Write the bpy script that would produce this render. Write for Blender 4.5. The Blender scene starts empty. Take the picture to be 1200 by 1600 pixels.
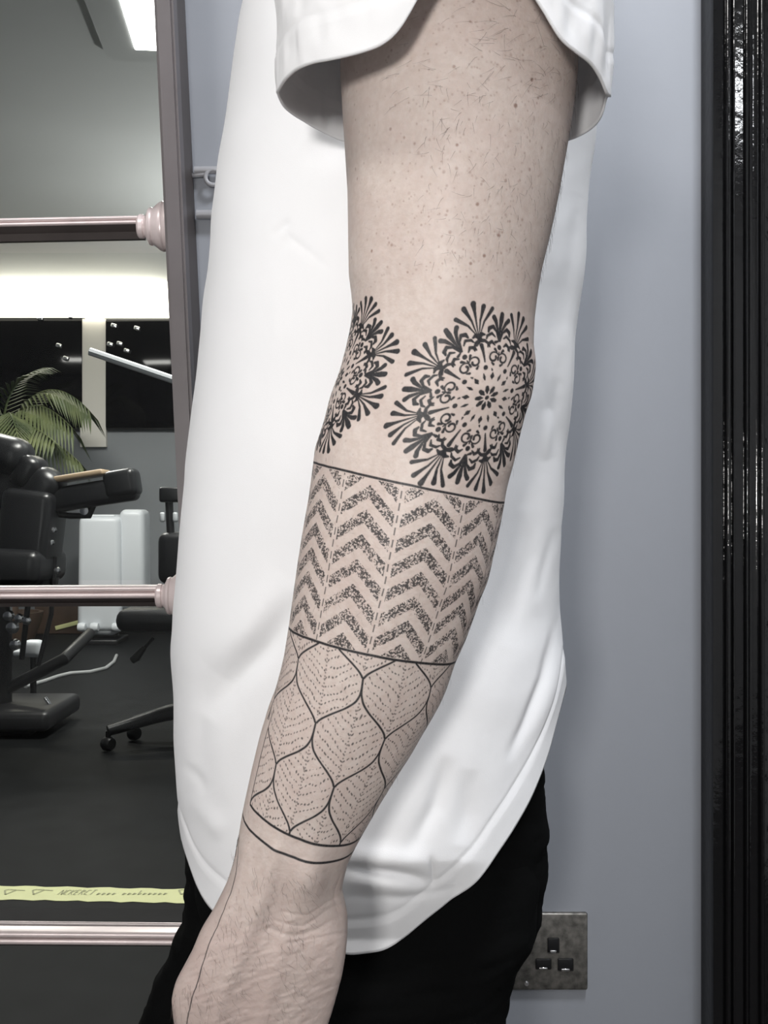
import bpy, bmesh, math, random
import numpy as np
from mathutils import Vector, Matrix

random.seed(4); rng = np.random.default_rng(7)
PI = math.pi
sc = bpy.context.scene
C = sc.collection
F = 1600.0                      # focal length in pixels of the 1200x1600 frame
CAMZ = 1.0

# ---------------------------------------------------------------- camera
cd = bpy.data.cameras.new('camera'); cam = bpy.data.objects.new('camera', cd); C.objects.link(cam)
cam.location = (0, 0, CAMZ); cam.rotation_euler = (PI/2, 0, 0)
cd.sensor_fit = 'VERTICAL'; cd.sensor_height = 36; cd.sensor_width = 27; cd.lens = 36; cd.clip_start = .02
sc.camera = cam

# ---------------------------------------------------------------- world, exposure
w = bpy.data.worlds.new('world'); sc.world = w; w.use_nodes = True
w.node_tree.nodes['Background'].inputs[0].default_value = (.5, .53, .6, 1)
w.node_tree.nodes['Background'].inputs[1].default_value = .05
sc.view_settings.view_transform = 'Standard'; sc.view_settings.look = 'None'
sc.view_settings.gamma = 1; sc.view_settings.use_curve_mapping = False
sc.view_settings.exposure = 0.33

# ---------------------------------------------------------------- lights (fittings built below, none for the studio back light)
def area(name, loc, sx, sy, power, col, target=None, spread=PI):
    l = bpy.data.lights.new(name, 'AREA'); l.shape = 'RECTANGLE'; l.size = sx; l.size_y = sy
    l.energy = power; l.color = col; l.spread = spread
    o = bpy.data.objects.new(name, l); C.objects.link(o); o.location = loc
    if target is not None:
        o.rotation_euler = (Vector(target)-Vector(loc)).to_track_quat('-Z', 'Y').to_euler()
    return o
KEY = (-.95, -.30, 2.52)
PANEL = (1.28, -1.40, 2.52)
LAMP = (-.20, -.55, 1.05)       # work lamp beside the camera, turned on the arm
WASH = (.50, .36)
area('ceiling_light_key', (KEY[0], KEY[1], KEY[2]-.03), .5, .5, 13, (1, .975, .955))
area('ceiling_light_side', (PANEL[0], PANEL[1], PANEL[2]-.03), .26, .26, 9, (.93, .96, 1))
area('downlight_wall', (WASH[0], WASH[1], 2.53), .3, .3, 19, (.92, .95, 1))
area('work_lamp', LAMP, .11, .11, 1.8, (1, .97, .94), (-.03, .55, 1.15), 1.65)
area('studio_panel_light', (-.62, 4.3, 2.86), .55, .9, 60, (1, .97, .92))
area('added_studio_back_light', (-2.3, 6.0, 2.86), .9, .5, 50, (1, .97, .92))  # added unseen light, no fitting modelled

# ---------------------------------------------------------------- helpers
def W(px, py, d):
    return Vector(((px-600)/F*d, d, CAMZ+(800-py)/F*d))

def mat(name, col, rough=.6, metal=0, spec=.5, nscale=0, namp=.0, bump=0, bscale=60, coat=0, emit=None, estr=0, sss=0, col2=None, bdist=.002):
    m = bpy.data.materials.new(name); m.use_nodes = True
    nt = m.node_tree; b = nt.nodes['Principled BSDF']
    b.inputs['Base Color'].default_value = (*col, 1)
    b.inputs['Roughness'].default_value = rough; b.inputs['Metallic'].default_value = metal
    b.inputs['Specular IOR Level'].default_value = spec
    b.inputs['Coat Weight'].default_value = coat
    tc = None
    if nscale or bump:
        tc = nt.nodes.new('ShaderNodeTexCoord')
    if nscale:
        n = nt.nodes.new('ShaderNodeTexNoise'); n.inputs['Scale'].default_value = nscale; n.inputs['Detail'].default_value = 6
        r = nt.nodes.new('ShaderNodeValToRGB')
        c2 = col2 or tuple(max(0, c*(1-namp)) for c in col)
        r.color_ramp.elements[0].position = .3; r.color_ramp.elements[1].position = .7
        r.color_ramp.elements[0].color = (*c2, 1); r.color_ramp.elements[1].color = (*col, 1)
        nt.links.new(tc.outputs['Object'], n.inputs['Vector']); nt.links.new(n.outputs['Fac'], r.inputs['Fac'])
        nt.links.new(r.outputs['Color'], b.inputs['Base Color'])
    if bump:
        n2 = nt.nodes.new('ShaderNodeTexNoise'); n2.inputs['Scale'].default_value = bscale; n2.inputs['Detail'].default_value = 4
        bp = nt.nodes.new('ShaderNodeBump'); bp.inputs['Strength'].default_value = bump; bp.inputs['Distance'].default_value = bdist
        nt.links.new(tc.outputs['Object'], n2.inputs['Vector']); nt.links.new(n2.outputs['Fac'], bp.inputs['Height'])
        nt.links.new(bp.outputs['Normal'], b.inputs['Normal'])
    if emit:
        b.inputs['Emission Color'].default_value = (*emit, 1); b.inputs['Emission Strength'].default_value = estr
    if sss:
        b.inputs['Subsurface Weight'].default_value = sss; b.inputs['Subsurface Scale'].default_value = .01
        b.inputs['Subsurface Radius'].default_value = (1, .35, .2)
    return m

def tag(o, label=None, cat=None, group=None, kind=None):
    if label: o['label'] = label
    if cat: o['category'] = cat
    if group: o['group'] = group
    if kind: o['kind'] = kind
    return o

def empty(name, loc, label=None, cat=None, group=None, kind=None):
    o = bpy.data.objects.new(name, None); C.objects.link(o); o.location = loc; o.empty_display_size = .05
    return tag(o, label, cat, group, kind)

def put(name, me, m, parent=None, smooth=False, auto=None):
    o = bpy.data.objects.new(name, me); C.objects.link(o)
    if m: me.materials.append(m)
    if smooth:
        me.polygons.foreach_set('use_smooth', [True]*len(me.polygons))
    if parent:
        o.parent = parent
        o.matrix_parent_inverse = Matrix.Translation(-parent.location) if parent.type == 'EMPTY' else Matrix.Identity(4)
    return o

def bm_done(bm, name, m, parent=None, smooth=False):
    bmesh.ops.recalc_face_normals(bm, faces=bm.faces)
    me = bpy.data.meshes.new(name); bm.to_mesh(me); bm.free()
    if smooth:
        try: me.set_sharp_from_angle(angle=math.radians(smooth if smooth is not True else 40))
        except Exception: pass
    return put(name, me, m, parent, bool(smooth))

def bm_box(bm, lo, hi, bev=0, seg=2, M=None):
    lo, hi = Vector(lo), Vector(hi)
    r = bmesh.ops.create_cube(bm, size=1, matrix=Matrix.Translation((lo+hi)/2) @ Matrix.Diagonal((*(hi-lo), 1)))
    vs = r['verts']
    if bev:
        es = list({e for v in vs for e in v.link_edges})
        rb = bmesh.ops.bevel(bm, geom=es, offset=bev, segments=seg, profile=.5, affect='EDGES')
        vs = list({v for f in rb['faces'] for v in f.verts} | {v for v in vs if v.is_valid})
    if M is not None:
        bmesh.ops.transform(bm, matrix=M, verts=vs)
    return vs

def box(name, lo, hi, m, parent=None, bev=0, seg=2, M=None):
    bm = bmesh.new(); bm_box(bm, lo, hi, bev, seg, M)
    return bm_done(bm, name, m, parent, bev > 0 and 50)

def obox(name, c, size, m, parent=None, bev=0, rot=(0, 0, 0), seg=3):
    from mathutils import Euler
    M = Matrix.Translation(c) @ Euler(rot).to_matrix().to_4x4()
    s = Vector(size)/2
    return box(name, -s, s, m, parent, bev, seg, M)

def bm_tube(bm, pts, rad, n=12, cap=True):
    pts = [Vector(p) for p in pts]
    if not hasattr(rad, '__len__'): rad = [rad]*len(pts)
    rings = []
    up = None
    for i, p in enumerate(pts):
        t = (pts[min(i+1, len(pts)-1)]-pts[max(i-1, 0)]).normalized()
        if up is None:
            up = t.orthogonal().normalized()
        up = (up - t*up.dot(t)).normalized(); b = t.cross(up)
        rings.append([bm.verts.new(p+(up*math.cos(2*PI*k/n)+b*math.sin(2*PI*k/n))*rad[i]) for k in range(n)])
    for a, b_ in zip(rings, rings[1:]):
        for k in range(n):
            bm.faces.new((a[k], a[(k+1) % n], b_[(k+1) % n], b_[k]))
    if cap:
        bm.faces.new(rings[0][::-1]); bm.faces.new(rings[-1])

def tube(name, pts, rad, m, parent=None, n=12):
    bm = bmesh.new(); bm_tube(bm, pts, rad, n)
    return bm_done(bm, name, m, parent, 50)

def bm_lathe(bm, prof, n=32, M=None):
    """prof: (radius, height) along local z"""
    rings = []
    for r, h in prof:
        if r < 1e-6: v = bm.verts.new((0, 0, h)); rings.append([v])
        else: rings.append([bm.verts.new((r*math.cos(2*PI*k/n), r*math.sin(2*PI*k/n), h)) for k in range(n)])
    for a, b in zip(rings, rings[1:]):
        for k in range(n):
            f = [a[k % len(a)], a[(k+1) % len(a)], b[(k+1) % len(b)], b[k % len(b)]]
            f = list(dict.fromkeys(f))
            if len(f) > 2: bm.faces.new(f)
    if len(rings[0]) > 2: bm.faces.new(rings[0][::-1])
    if len(rings[-1]) > 2: bm.faces.new(rings[-1])
    if M is not None: bmesh.ops.transform(bm, matrix=M, verts=[v for r in rings for v in r])

def lathe(name, prof, m, parent=None, loc=(0, 0, 0), n=32, rot=None):
    bm = bmesh.new(); M = Matrix.Translation(loc)
    if rot is not None: M = M @ rot
    bm_lathe(bm, prof, n, M)
    return bm_done(bm, name, m, parent, 40)

def extrude_profile(name, prof, p0, p1, ax_u, ax_v, m, parent=None, smooth=30):
    """closed 2-D profile (u,v) swept from p0 to p1"""
    bm = bmesh.new(); p0, p1, ax_u, ax_v = map(Vector, (p0, p1, ax_u, ax_v))
    a = [bm.verts.new(p0+ax_u*u+ax_v*v) for u, v in prof]; b = [bm.verts.new(p1+ax_u*u+ax_v*v) for u, v in prof]
    n = len(prof)
    for k in range(n): bm.faces.new((a[k], a[(k+1) % n], b[(k+1) % n], b[k]))
    bm.faces.new(a[::-1]); bm.faces.new(b)
    return bm_done(bm, name, m, parent, smooth)

def grid_mesh(name, P, closed=True, cap0=False, cap1=False):
    """P: rows x cols x 3 array -> mesh (fast)"""
    R, K = P.shape[:2]
    V = P.reshape(-1, 3)
    i = np.arange(R-1)[:, None]; kk = np.arange(K if closed else K-1)[None, :]
    k2 = (kk+1) % K
    q = np.stack([i*K+kk, i*K+k2, (i+1)*K+k2, (i+1)*K+kk], -1).reshape(-1, 4)
    return V, q

def np_mesh(name, V, quads, tris=None):
    me = bpy.data.meshes.new(name)
    nq = len(quads); nt = 0 if tris is None else len(tris)
    me.vertices.add(len(V)); me.vertices.foreach_set('co', np.ascontiguousarray(V, np.float32).ravel())
    idx = quads.ravel() if nt == 0 else np.concatenate([quads.ravel(), tris.ravel()])
    me.loops.add(len(idx)); me.loops.foreach_set('vertex_index', idx.astype(np.int32))
    me.polygons.add(nq+nt)
    st = np.arange(nq)*4
    if nt: st = np.concatenate([st, nq*4+np.arange(nt)*3])
    me.polygons.foreach_set('loop_start', st.astype(np.int32))
    me.update(calc_edges=True); me.validate()
    return me

def gsmooth(t, b, s):
    t = np.asarray(t, float)
    g = np.arange(t[0, 0]-50, t[-1, 0]+50, 1.0); v = np.interp(g, t[:, 0], t[:, 1])
    n = int(4*s); k = np.exp(-.5*(np.arange(-n, n+1)/s)**2); k /= k.sum()
    v = np.convolve(np.pad(v, n, mode='edge'), k, 'valid')
    return np.interp(b, g, v)

def vnoise(x, y, seed=0):
    """smooth value noise, vectorised"""
    xi = np.floor(x).astype(np.int64); yi = np.floor(y).astype(np.int64)
    fx = x-xi; fy = y-yi; fx = fx*fx*(3-2*fx); fy = fy*fy*(3-2*fy)
    def h(a, b):
        n = (a*374761393+b*668265263+seed*1442695041) & 0xffffffff
        n = ((n ^ (n >> 13))*1274126177) & 0xffffffff
        return ((n ^ (n >> 16)) & 0xffff)/65535.0
    return (h(xi, yi)*(1-fx)+h(xi+1, yi)*fx)*(1-fy)+(h(xi, yi+1)*(1-fx)+h(xi+1, yi+1)*fx)*fy

# ---------------------------------------------------------------- materials
M_wall = mat('blue_grey_wall_paint', (.325, .342, .378), .55, nscale=3, namp=.05, bump=.12, bscale=90, bdist=.001)
M_wall2 = mat('white_wall_paint', (.80, .80, .80), .7, nscale=3, namp=.04)
M_ceil = mat('white_ceiling_paint', (.78, .78, .77), .8)
M_floor = mat('front_floor', (.06, .056, .052), .5, nscale=8, namp=.3)
M_black = mat('black_gloss_paint', (.006, .006, .0065), .09, spec=.5, bump=.22, bscale=70, bdist=.0025)
M_frame = mat('mauve_satin_paint', (.13, .114, .117), .42, spec=.5, nscale=22, namp=.12, bump=.1, bscale=50)
M_frame_shade = mat('brown_shade_paint', (.075, .062, .059), .5, nscale=25, namp=.2)  # darker copy of the frame paint, stands in for shade
M_rail = mat('rose_metal_paint', (.78, .67, .66), .3, metal=.15, nscale=25, namp=.12)
M_pipe = mat('painted_pipe', (.42, .42, .44), .4, nscale=30, namp=.1)
M_plate = mat('aged_pewter_plate', (.30, .285, .26), .42, metal=.75, nscale=130, col2=(.12, .115, .105), bump=.15, bscale=140)
M_blackpl = mat('black_plastic', (.008, .008, .009), .35)
M_chrome = mat('chrome', (.85, .85, .86), .18, metal=1)
M_cloth = mat('white_cotton', (.83, .835, .85), .9, spec=.15, bump=.12, bscale=1400, bdist=.0006)
M_sleeve = mat('thin_white_cotton', (.86, .863, .875), .9, spec=.15, bump=.12, bscale=1400, bdist=.0006)
nt = M_sleeve.node_tree; tb_ = nt.nodes.new('ShaderNodeBsdfTranslucent'); tb_.inputs[0].default_value = (.85, .85, .86, 1); mx_ = nt.nodes.new('ShaderNodeMixShader'); mx_.inputs[0].default_value = .17
nt.links.new(nt.nodes['Principled BSDF'].outputs[0], mx_.inputs[1]); nt.links.new(tb_.outputs[0], mx_.inputs[2]); nt.links.new(mx_.outputs[0], nt.nodes['Material Output'].inputs[0])
M_denim = mat('black_denim', (.0035, .0037, .0038), .95, spec=.06, bump=.3, bscale=900, bdist=.0006)
M_hair = mat('dark_hair', (.035, .026, .022), .5)
M_shoe = mat('black_leather', (.01, .01, .01), .35)
M_dark_lamp = mat('black_lamp_paint', (.015, .015, .016), .4)
# studio
M_swall = mat('studio_wall_paint', (.27, .285, .30), .6, nscale=1.5, namp=.1)
M_spillar = mat('pale_pillar_paint', (.74, .71, .65), .6)
M_sceil = mat('studio_ceiling_paint', (.66, .68, .67), .6, nscale=1.2, namp=.08)
M_rubber = mat('black_rubber_floor', (.011, .0118, .0125), .55, spec=.07, nscale=9, col2=(.006, .0065, .007), bump=.1, bscale=60)
M_pane_dark = mat('night_window', (.0015, .0015, .002), .08, spec=.15)
M_lit_band = mat('lit_band_glow', (.9, .88, .8), .5, emit=(1, .94, .80), estr=4.5)  # overexposed band of wall, its brightness put in as emission
M_led = mat('led_diffuser', (.9, .9, .9), .5, emit=(1, .98, .95), estr=6)
M_white = mat('white_plastic', (.72, .75, .78), .35)
M_vinyl = mat('black_vinyl', (.012, .0125, .014), .32, spec=.5, bump=.06, bscale=25)
M_dark = mat('black_powder_coat', (.012, .012, .013), .4)
M_tan = mat('tan_armrest_strip', (.42, .31, .20), .5, nscale=12, namp=.2)
M_leaf = mat('palm_leaf', (.13, .15, .06), .45, nscale=5, col2=(.025, .05, .018))
M_brown = mat('brown_wood', (.10, .065, .045), .5, nscale=10, namp=.3)
M_tape = mat('yellow_tape', (.78, .80, .40), .5, nscale=14, namp=.08)
M_print = mat('faded_print', (.42, .43, .24), .7)
M_cable = mat('pale_cable', (.35, .36, .36), .4)

def glass_mat():
    m = bpy.data.materials.new('window_glass'); m.use_nodes = True; nt = m.node_tree
    for n in list(nt.nodes): nt.nodes.remove(n)
    o = nt.nodes.new('ShaderNodeOutputMaterial'); t = nt.nodes.new('ShaderNodeBsdfTransparent'); g = nt.nodes.new('ShaderNodeBsdfGlossy')
    t.inputs[0].default_value = (.96, .975, .97, 1); g.inputs['Roughness'].default_value = .03; g.inputs[0].default_value = (1, 1, 1, 1)
    x = nt.nodes.new('ShaderNodeMixShader'); x.inputs[0].default_value = .010
    nt.links.new(t.outputs[0], x.inputs[1]); nt.links.new(g.outputs[0], x.inputs[2]); nt.links.new(x.outputs[0], o.inputs[0])
    return m
M_glass = glass_mat()

# ================================================================ SETTING
S = lambda o: tag(o, kind='structure')
WY = 1.15      # face of the wall behind the person
S(box('floor_front', (-2.2, -2.4, -.1), (2.2, WY+.1, 0), M_floor))
S(box('ceiling_front', (-2.2, -2.4, 2.56), (2.2, WY+.1, 2.66), M_ceil))
S(box('wall_left', (-2.3, -2.4, 0), (-2.2, WY, 2.56), M_wall2))
S(box('wall_right', (2.2, -2.4, 0), (2.3, WY, 2.56), M_wall2))
S(box('wall_behind_camera', (-2.3, -2.5, 0), (2.3, -2.4, 2.56), M_wall2))
# back wall in pieces round the glazed opening and the doorway
bm = bmesh.new()
def wall_poly(pts, y0, y1):
    a = [bm.verts.new((x, y0, z)) for x, z in pts]; b = [bm.verts.new((x, y1, z)) for x, z in pts]
    n = len(pts)
    for k in range(n): bm.faces.new((a[k], a[(k+1) % n], b[(k+1) % n], b[k]))
    bm.faces.new(a); bm.faces.new(b[::-1])
wall_poly([(-.170, 0), (.41, 0), (.41, 2.56), (-.262, 2.56), (-.262, 2.2)], WY, WY+.1)
wall_poly([(.41, 2.06), (1.35, 2.06), (1.35, 2.56), (.41, 2.56)], WY, WY+.1)
wall_poly([(1.35, 0), (2.2, 0), (2.2, 2.56), (1.35, 2.56)], WY, WY+.1)
wall_poly([(-1.45, 2.2), (-.262, 2.2), (-.262, 2.56), (-1.45, 2.56)], WY, WY+.1)
wall_poly([(-2.2, 0), (-1.45, 0), (-1.45, 2.56), (-2.2, 2.56)], WY, WY+.1)
wall_poly([(-1.45, 0), (-.170, 0), (-.180, .2), (-1.45, .2)], WY, WY+.1)
S(bm_done(bm, 'wall_back', M_wall))

# --- black gloss architrave and door
def arc(cx, cy, r, a0, a1, n=8, ry=None):
    ry = ry or r
    return [(cx+r*math.cos(math.radians(a0+(a1-a0)*k/n)), cy+ry*math.sin(math.radians(a0+(a1-a0)*k/n))) for k in range(n+1)]
X0 = .3575
prof = [(X0-.0015, 0), (X0-.0015, .004), (X0, .008), (X0, .030), (X0+.0015, .0335), (.3715, .0300)]
prof += arc(.3755, .0300, .0038, 180, 0, 10, .0058)          # first bead
prof += [(.3798, .030), (.3802, .030)] + arc(.3818, .031, .0016, 180, 0, 6, .003)
prof += [(.3838, .0268), (.3944, .0268)] + arc(.3967, .028, .0023, 180, 0, 8, .0042)
prof += [(.3995, .0275)] + arc(.4058, .0275, .0060, 180, 360, 10, .0030)[1:]
prof += arc(.4145, .0275, .0028, 180, 0, 6, .003) + [(.432, .018), (.440, .012), (.440, -.02), (.41, -.02), (.41, 0)]
S(tag(extrude_profile('trim_1', prof, (0, WY, 0), (0, WY, 2.10), (1, 0, 0), (0, -1, 0), M_black, None, 35)))
S(box('trim_2', (.3575, WY-.033, 2.10), (1.4, WY, 2.19), M_black, None, .004))
S(box('trim_3', (1.32, WY-.033, 0), (1.4, WY, 2.10), M_black, None, .004))
dr = S(empty('door_1', (.88, WY+.03, 0)))
box('door_leaf', (.442, WY+.012, .005), (1.318, WY+.055, 2.055), M_black, dr, .002)
for (x0, x1, z0, z1) in ((.55, .84, .22, .95), (.92, 1.21, .22, .95), (.55, .84, 1.1, 1.92), (.92, 1.21, 1.1, 1.92)):
    box('door_panel', (x0, WY+.004, z0), (x1, WY+.016, z1), M_black, dr, .006)
lathe('door_handle', [(0, .05), (.02, .048), (.027, .03), (.02, .014), (.01, .008), (.022, .002), (.022, 0)], M_chrome, dr, (1.27, WY+.012, 1.0), 24, Matrix.Rotation(PI/2, 4, 'X'))

# --- presumed mirror, built as a glazed opening: leaning painted frame, rails with turned bosses, panes
win = S(empty('window_1', (-.8, WY, .2)))
PD = .082    # how far the post stands out from the wall
def postx(z): return -.2075-(z-1.26)*.0476
def post_piece(name, o0, o1, y0, y1, m, z0=.16, z1=2.24, bev=.003):
    bm = bmesh.new()
    vs = [bm.verts.new((postx(z)+o, y, z)) for z in (z0, z1) for (o, y) in ((o0, y0), (o1, y0), (o1, y1), (o0, y1))]
    for f in ((0, 1, 2, 3), (4, 5, 6, 7), (0, 1, 5, 4), (1, 2, 6, 5), (2, 3, 7, 6), (3, 0, 4, 7)): bm.faces.new([vs[k] for k in f])
    bmesh.ops.bevel(bm, geom=bm.edges[:], offset=bev, segments=2, affect='EDGES')
    return bm_done(bm, name, m, win, 50)
post_piece('post', -.0200, 0, WY-PD, WY-.055, M_frame)
post_piece('post_shaded_back', -.0200, -.0012, WY-.056, WY+.012, M_frame_shade)  # dark side of the post, its shade put into the paint
box('frame_head', (-1.50, WY-.07, 2.19), (postx(2.2), WY+.02, 2.25), M_frame, win, .004)
box('frame_sill', (-1.50, WY-.07, .16), (postx(.2), WY+.02, .21), M_frame, win, .004)
box('post', (-1.50, WY-PD, .16), (-1.455, WY+.012, 2.24), M_frame, win, .004)
def rail(pyl, pyr, th, d, m, xr_px, nb=3, boss=True, name='rail', split=.6):
    a = W(-260, pyl+(pyl-pyr)*260/260., d); b = W(xr_px, pyr, d)
    a.x = -1.46
    # slope continues to the left jamb
    sl = (W(xr_px, pyr, d).z-W(0, pyl, d).z)/(W(xr_px, pyr, d).x-W(0, pyl, d).x)
    a.z = b.z+sl*(a.x-b.x)
    h = th*d/F/2
    pr = []
    if nb == 3:      # reeded section: rounded beads; underside shade put into a darker base
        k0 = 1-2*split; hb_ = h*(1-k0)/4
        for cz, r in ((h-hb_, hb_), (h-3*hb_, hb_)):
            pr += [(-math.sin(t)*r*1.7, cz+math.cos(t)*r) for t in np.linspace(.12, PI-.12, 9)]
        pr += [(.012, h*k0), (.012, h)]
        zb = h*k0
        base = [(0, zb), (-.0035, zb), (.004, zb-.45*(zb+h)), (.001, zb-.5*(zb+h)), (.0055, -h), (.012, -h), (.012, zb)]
        extrude_profile('rail_shaded_base', base, a, b, (0, 1, 0), (0, 0, 1), M_frame_shade, win, 30)
    else:
        pr = [(-math.sin(t)*h, math.cos(t)*h) for t in np.linspace(0, 2*PI, 13)[:-1]]
    extrude_profile(name, pr, a, b, (0, 1, 0), (0, 0, 1), m, win, 50)
    if boss:
        e = W(xr_px, pyr, d)
        L = .030
        pf = [(.0105, -.006), (.013, -.004), (.013, 0), (.0115, .001), (.0125, .003), (.0195, .0065), (.0205, .009), (.0195, .0105), (.0205, .012), (.0255, .018), (.0268, .0215), (.0258, .0235), (.027, .026), (.0275, L), (.02, L+.004)]
        bmb = bmesh.new(); bm_lathe(bmb, pf, 32, Matrix.Translation(e) @ Matrix.Rotation(PI/2, 4, 'Y') @ Matrix.Diagonal((1, .8, 1, 1)))
        bm_done(bmb, 'boss', m, win, 40)
    return a, b
RD = WY-.052
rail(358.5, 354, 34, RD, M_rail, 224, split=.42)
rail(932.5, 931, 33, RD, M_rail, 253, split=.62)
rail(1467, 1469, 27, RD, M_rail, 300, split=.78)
# reflections of the rails, built as thin bars behind the glass
rail(372, 367, 9, WY+.06, M_frame_shade, 262, 1, False, 'rail_reflection')
rail(944, 944, 7, WY+.06, M_frame, 268, 1, False, 'rail_reflection')
rail(1443, 1446, 8, WY+.06, M_rail, 300, 1, False, 'rail_reflection')
zs = [W(0, y, RD).z for y in (1467, 932, 358)]
for z0, z1 in ((.205, zs[0]-.012), (zs[0]+.012, zs[1]-.014), (zs[1]+.014, zs[2]-.012), (zs[2]+.018, 2.195)):
    box('pane', (-1.455, WY+.002, z0), (postx((z0+z1)/2)-.004, WY+.006, z1), M_glass, win)

# --- pipes on the wall right of the post
pc = empty('wall_pipe', W(350, 266, WY-.008), 'thin grey painted pipe with a ring clip high beside the mauve post', 'pipe')
p = W(330, 266, WY-.008)
tube('pipe', [(postx(p.z)+.002, WY-.008, p.z), (.0, WY-.008, p.z+.002)], .0042, M_pipe, pc)
q = W(334, 279, WY-.006)
bm = bmesh.new()
bm_tube(bm, [q+Vector((math.cos(t)*.0085, -.004, math.sin(t)*.0085)) for t in np.linspace(0, 2*PI, 19)], .0026, 8)
bm_tube(bm, [q+Vector((-.0255, 0, .0035)), q+Vector((-.009, -.002, .004))], .0028, 8)
bm_done(bm, 'clip', M_pipe, pc, 60)
p = W(330, 335, WY-.008)
p2 = empty('wall_pipe', p, 'thin straight grey pipe below the clipped pipe, running behind the white shirt', 'pipe')
tube('pipe', [(postx(p.z)+.002, WY-.008, p.z), (.0, WY-.008, p.z)], .0052, M_pipe, p2)
for xx in (-.05,): obox('saddle', (xx, WY-.007, p.z), (.01, .014, .02), M_pipe, p2, .002)

# --- socket
sk = empty('wall_socket', (.185, WY, .49), 'aged pewter wall socket with three black pin slots low on the wall', 'socket')
sx1 = (917-600)/F*WY; sx0 = sx1-.086
sz1 = CAMZ+(800-1424)/F*WY; sz0 = sz1-.086
pl = box('plate', (sx0, WY-.006, sz0), (sx1, WY+.001, sz1), M_plate, sk, .0022, 3)
for (px, py, ww, hh) in ((864.5, 1477, 19, 24), (849, 1506, 25, 17), (883.5, 1507, 25, 20)):
    c = W(px, py, WY-.006); a = ww*WY/F/2; b_ = hh*WY/F/2
    s_ = box('pin_slot', (c.x-a, WY-.0066, c.z-b_), (c.x+a, WY-.0052, c.z+b_), M_blackpl, sk, .0016, 3)
    box('shutter', (c.x-a*.55, WY-.0074, c.z-b_*.98), (c.x+a*.5, WY-.0060, c.z-b_*.62), M_chrome, s_, .0005)
for px in (823, 911):
    c = W(823 if px == 823 else 911, 1538 if px == 823 else 1484, WY-.007)
    if px == 823: lathe('screw', [(0, .0016), (.0022, .0012), (.003, 0)], M_chrome, sk, (c.x, WY-.006, c.z), 16, Matrix.Rotation(PI/2, 4, 'X'))

# --- ceiling fittings of the front room
for nm, p, s, lab in (('ceiling_panel_light', KEY, .5, 'square white ceiling panel light over the tattooed arm'), ('ceiling_panel_light', PANEL, .27, 'square cool ceiling panel light near the black door')):
    o = empty(nm, (p[0], p[1], p[2]), lab, 'light', 'ceiling panel lights of the front room')
    h = s/2
    box('housing', (p[0]-h-.02, p[1]-h-.02, p[2]), (p[0]+h+.02, p[1]+h+.02, 2.56), M_white, o, .004)
    box('diffuser', (p[0]-h, p[1]-h, p[2]-.012), (p[0]+h, p[1]+h, p[2]), M_led, o, .002)
dl = empty('downlight', (WASH[0], WASH[1], 2.545), 'round ceiling downlight above the grey wall', 'light')
lathe('rim', [(.20, .015), (.21, .008), (.205, 0), (.185, 0), (.185, .015)], M_white, dl, (WASH[0], WASH[1], 2.545))
lathe('lens', [(0, .006), (.185, .006), (.185, .015), (0, .015)], M_led, dl, (WASH[0], WASH[1], 2.545))
wl = empty('work_lamp', (LAMP[0]-.3, LAMP[1]-.25, 0), 'round work lamp on a slim stand beside the camera', 'lamp')
ld = (Vector((-.03, .55, 1.15))-Vector(LAMP)).normalized(); rotl = ld.to_track_quat('Z', 'Y').to_matrix().to_4x4()
lathe('lamp_head', [(.03, -.09), (.05, -.08), (.085, -.03), (.09, -.004), (.086, -.004), (.08, -.03), (.04, -.07), (0, -.072)], M_dark_lamp, wl, LAMP, 32, rotl)
lathe('lens', [(0, -.012), (.08, -.012), (.08, -.008), (0, -.008)], M_led, wl, LAMP, 32, rotl)
hb = Vector(LAMP)-ld*.09
tube('lamp_arm', [hb, hb+Vector((-.12, -.06, -.03)), (LAMP[0]-.3, LAMP[1]-.25, LAMP[2]-.12)], .008, M_dark_lamp, wl)
tube('pole', [(LAMP[0]-.3, LAMP[1]-.25, LAMP[2]-.1), (LAMP[0]-.3, LAMP[1]-.25, .02)], .011, M_dark_lamp, wl)
lathe('base', [(0, .025), (.13, .022), (.15, .006), (.15, 0), (0, 0)], M_dark_lamp, wl, (LAMP[0]-.3, LAMP[1]-.25, 0))

# ================================================================ STUDIO BEYOND THE GLASS (presumed reflection, built as a room)
FY = 8.7; CZ = 2.93
S(box('floor_studio', (-4.6, WY+.1, -.1), (1.0, FY, 0), M_rubber))
S(box('ceiling_studio', (-4.6, WY+.1, CZ), (1.0, FY, CZ+.1), M_sceil))
S(box('wall_studio_far', (-4.6, FY, 0), (1.0, FY+.1, CZ), M_swall))
S(box('wall_studio_left', (-4.7, WY+.1, 0), (-4.6, FY, CZ), M_swall))
S(box('wall_studio_right', (1.0, WY+.1, 0), (1.1, FY, CZ), M_swall))
pil0, pil1 = W(121, 508, FY-.05), W(163, 690, FY-.05)
S(box('trim_4', (W(128, 0, FY).x, FY-.05, 1.55), (W(168, 0, FY).x, FY, CZ-.3), M_spillar))
S(box('baseboard_studio_far', (-4.6, FY-.03, 0), (1.0, FY, .12), M_brown))
def dark_window(n, pxl, pxr, pyt, pyb, glints):
    a = W(pxl, pyt, FY-.06); b = W(pxr, pyb, FY-.06)
    e = S(empty('window_%d' % n, (a.x, FY-.04, b.z)))
    box('frame', (a.x-.02, FY-.045, b.z-.02), (b.x+.02, FY, a.z+.02), M_dark, e, .006)
    box('pane', (a.x, FY-.06, b.z), (b.x, FY-.044, a.z), M_pane_dark, e, .003)
    for (cx, cy) in glints:
        c = W(cx, cy, FY-.07)
        obox('clip', c, (.05, .025, .035), M_chrome, e, .008, (0, .3, 0))  # chrome blocks added for the light specks on the glass
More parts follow.
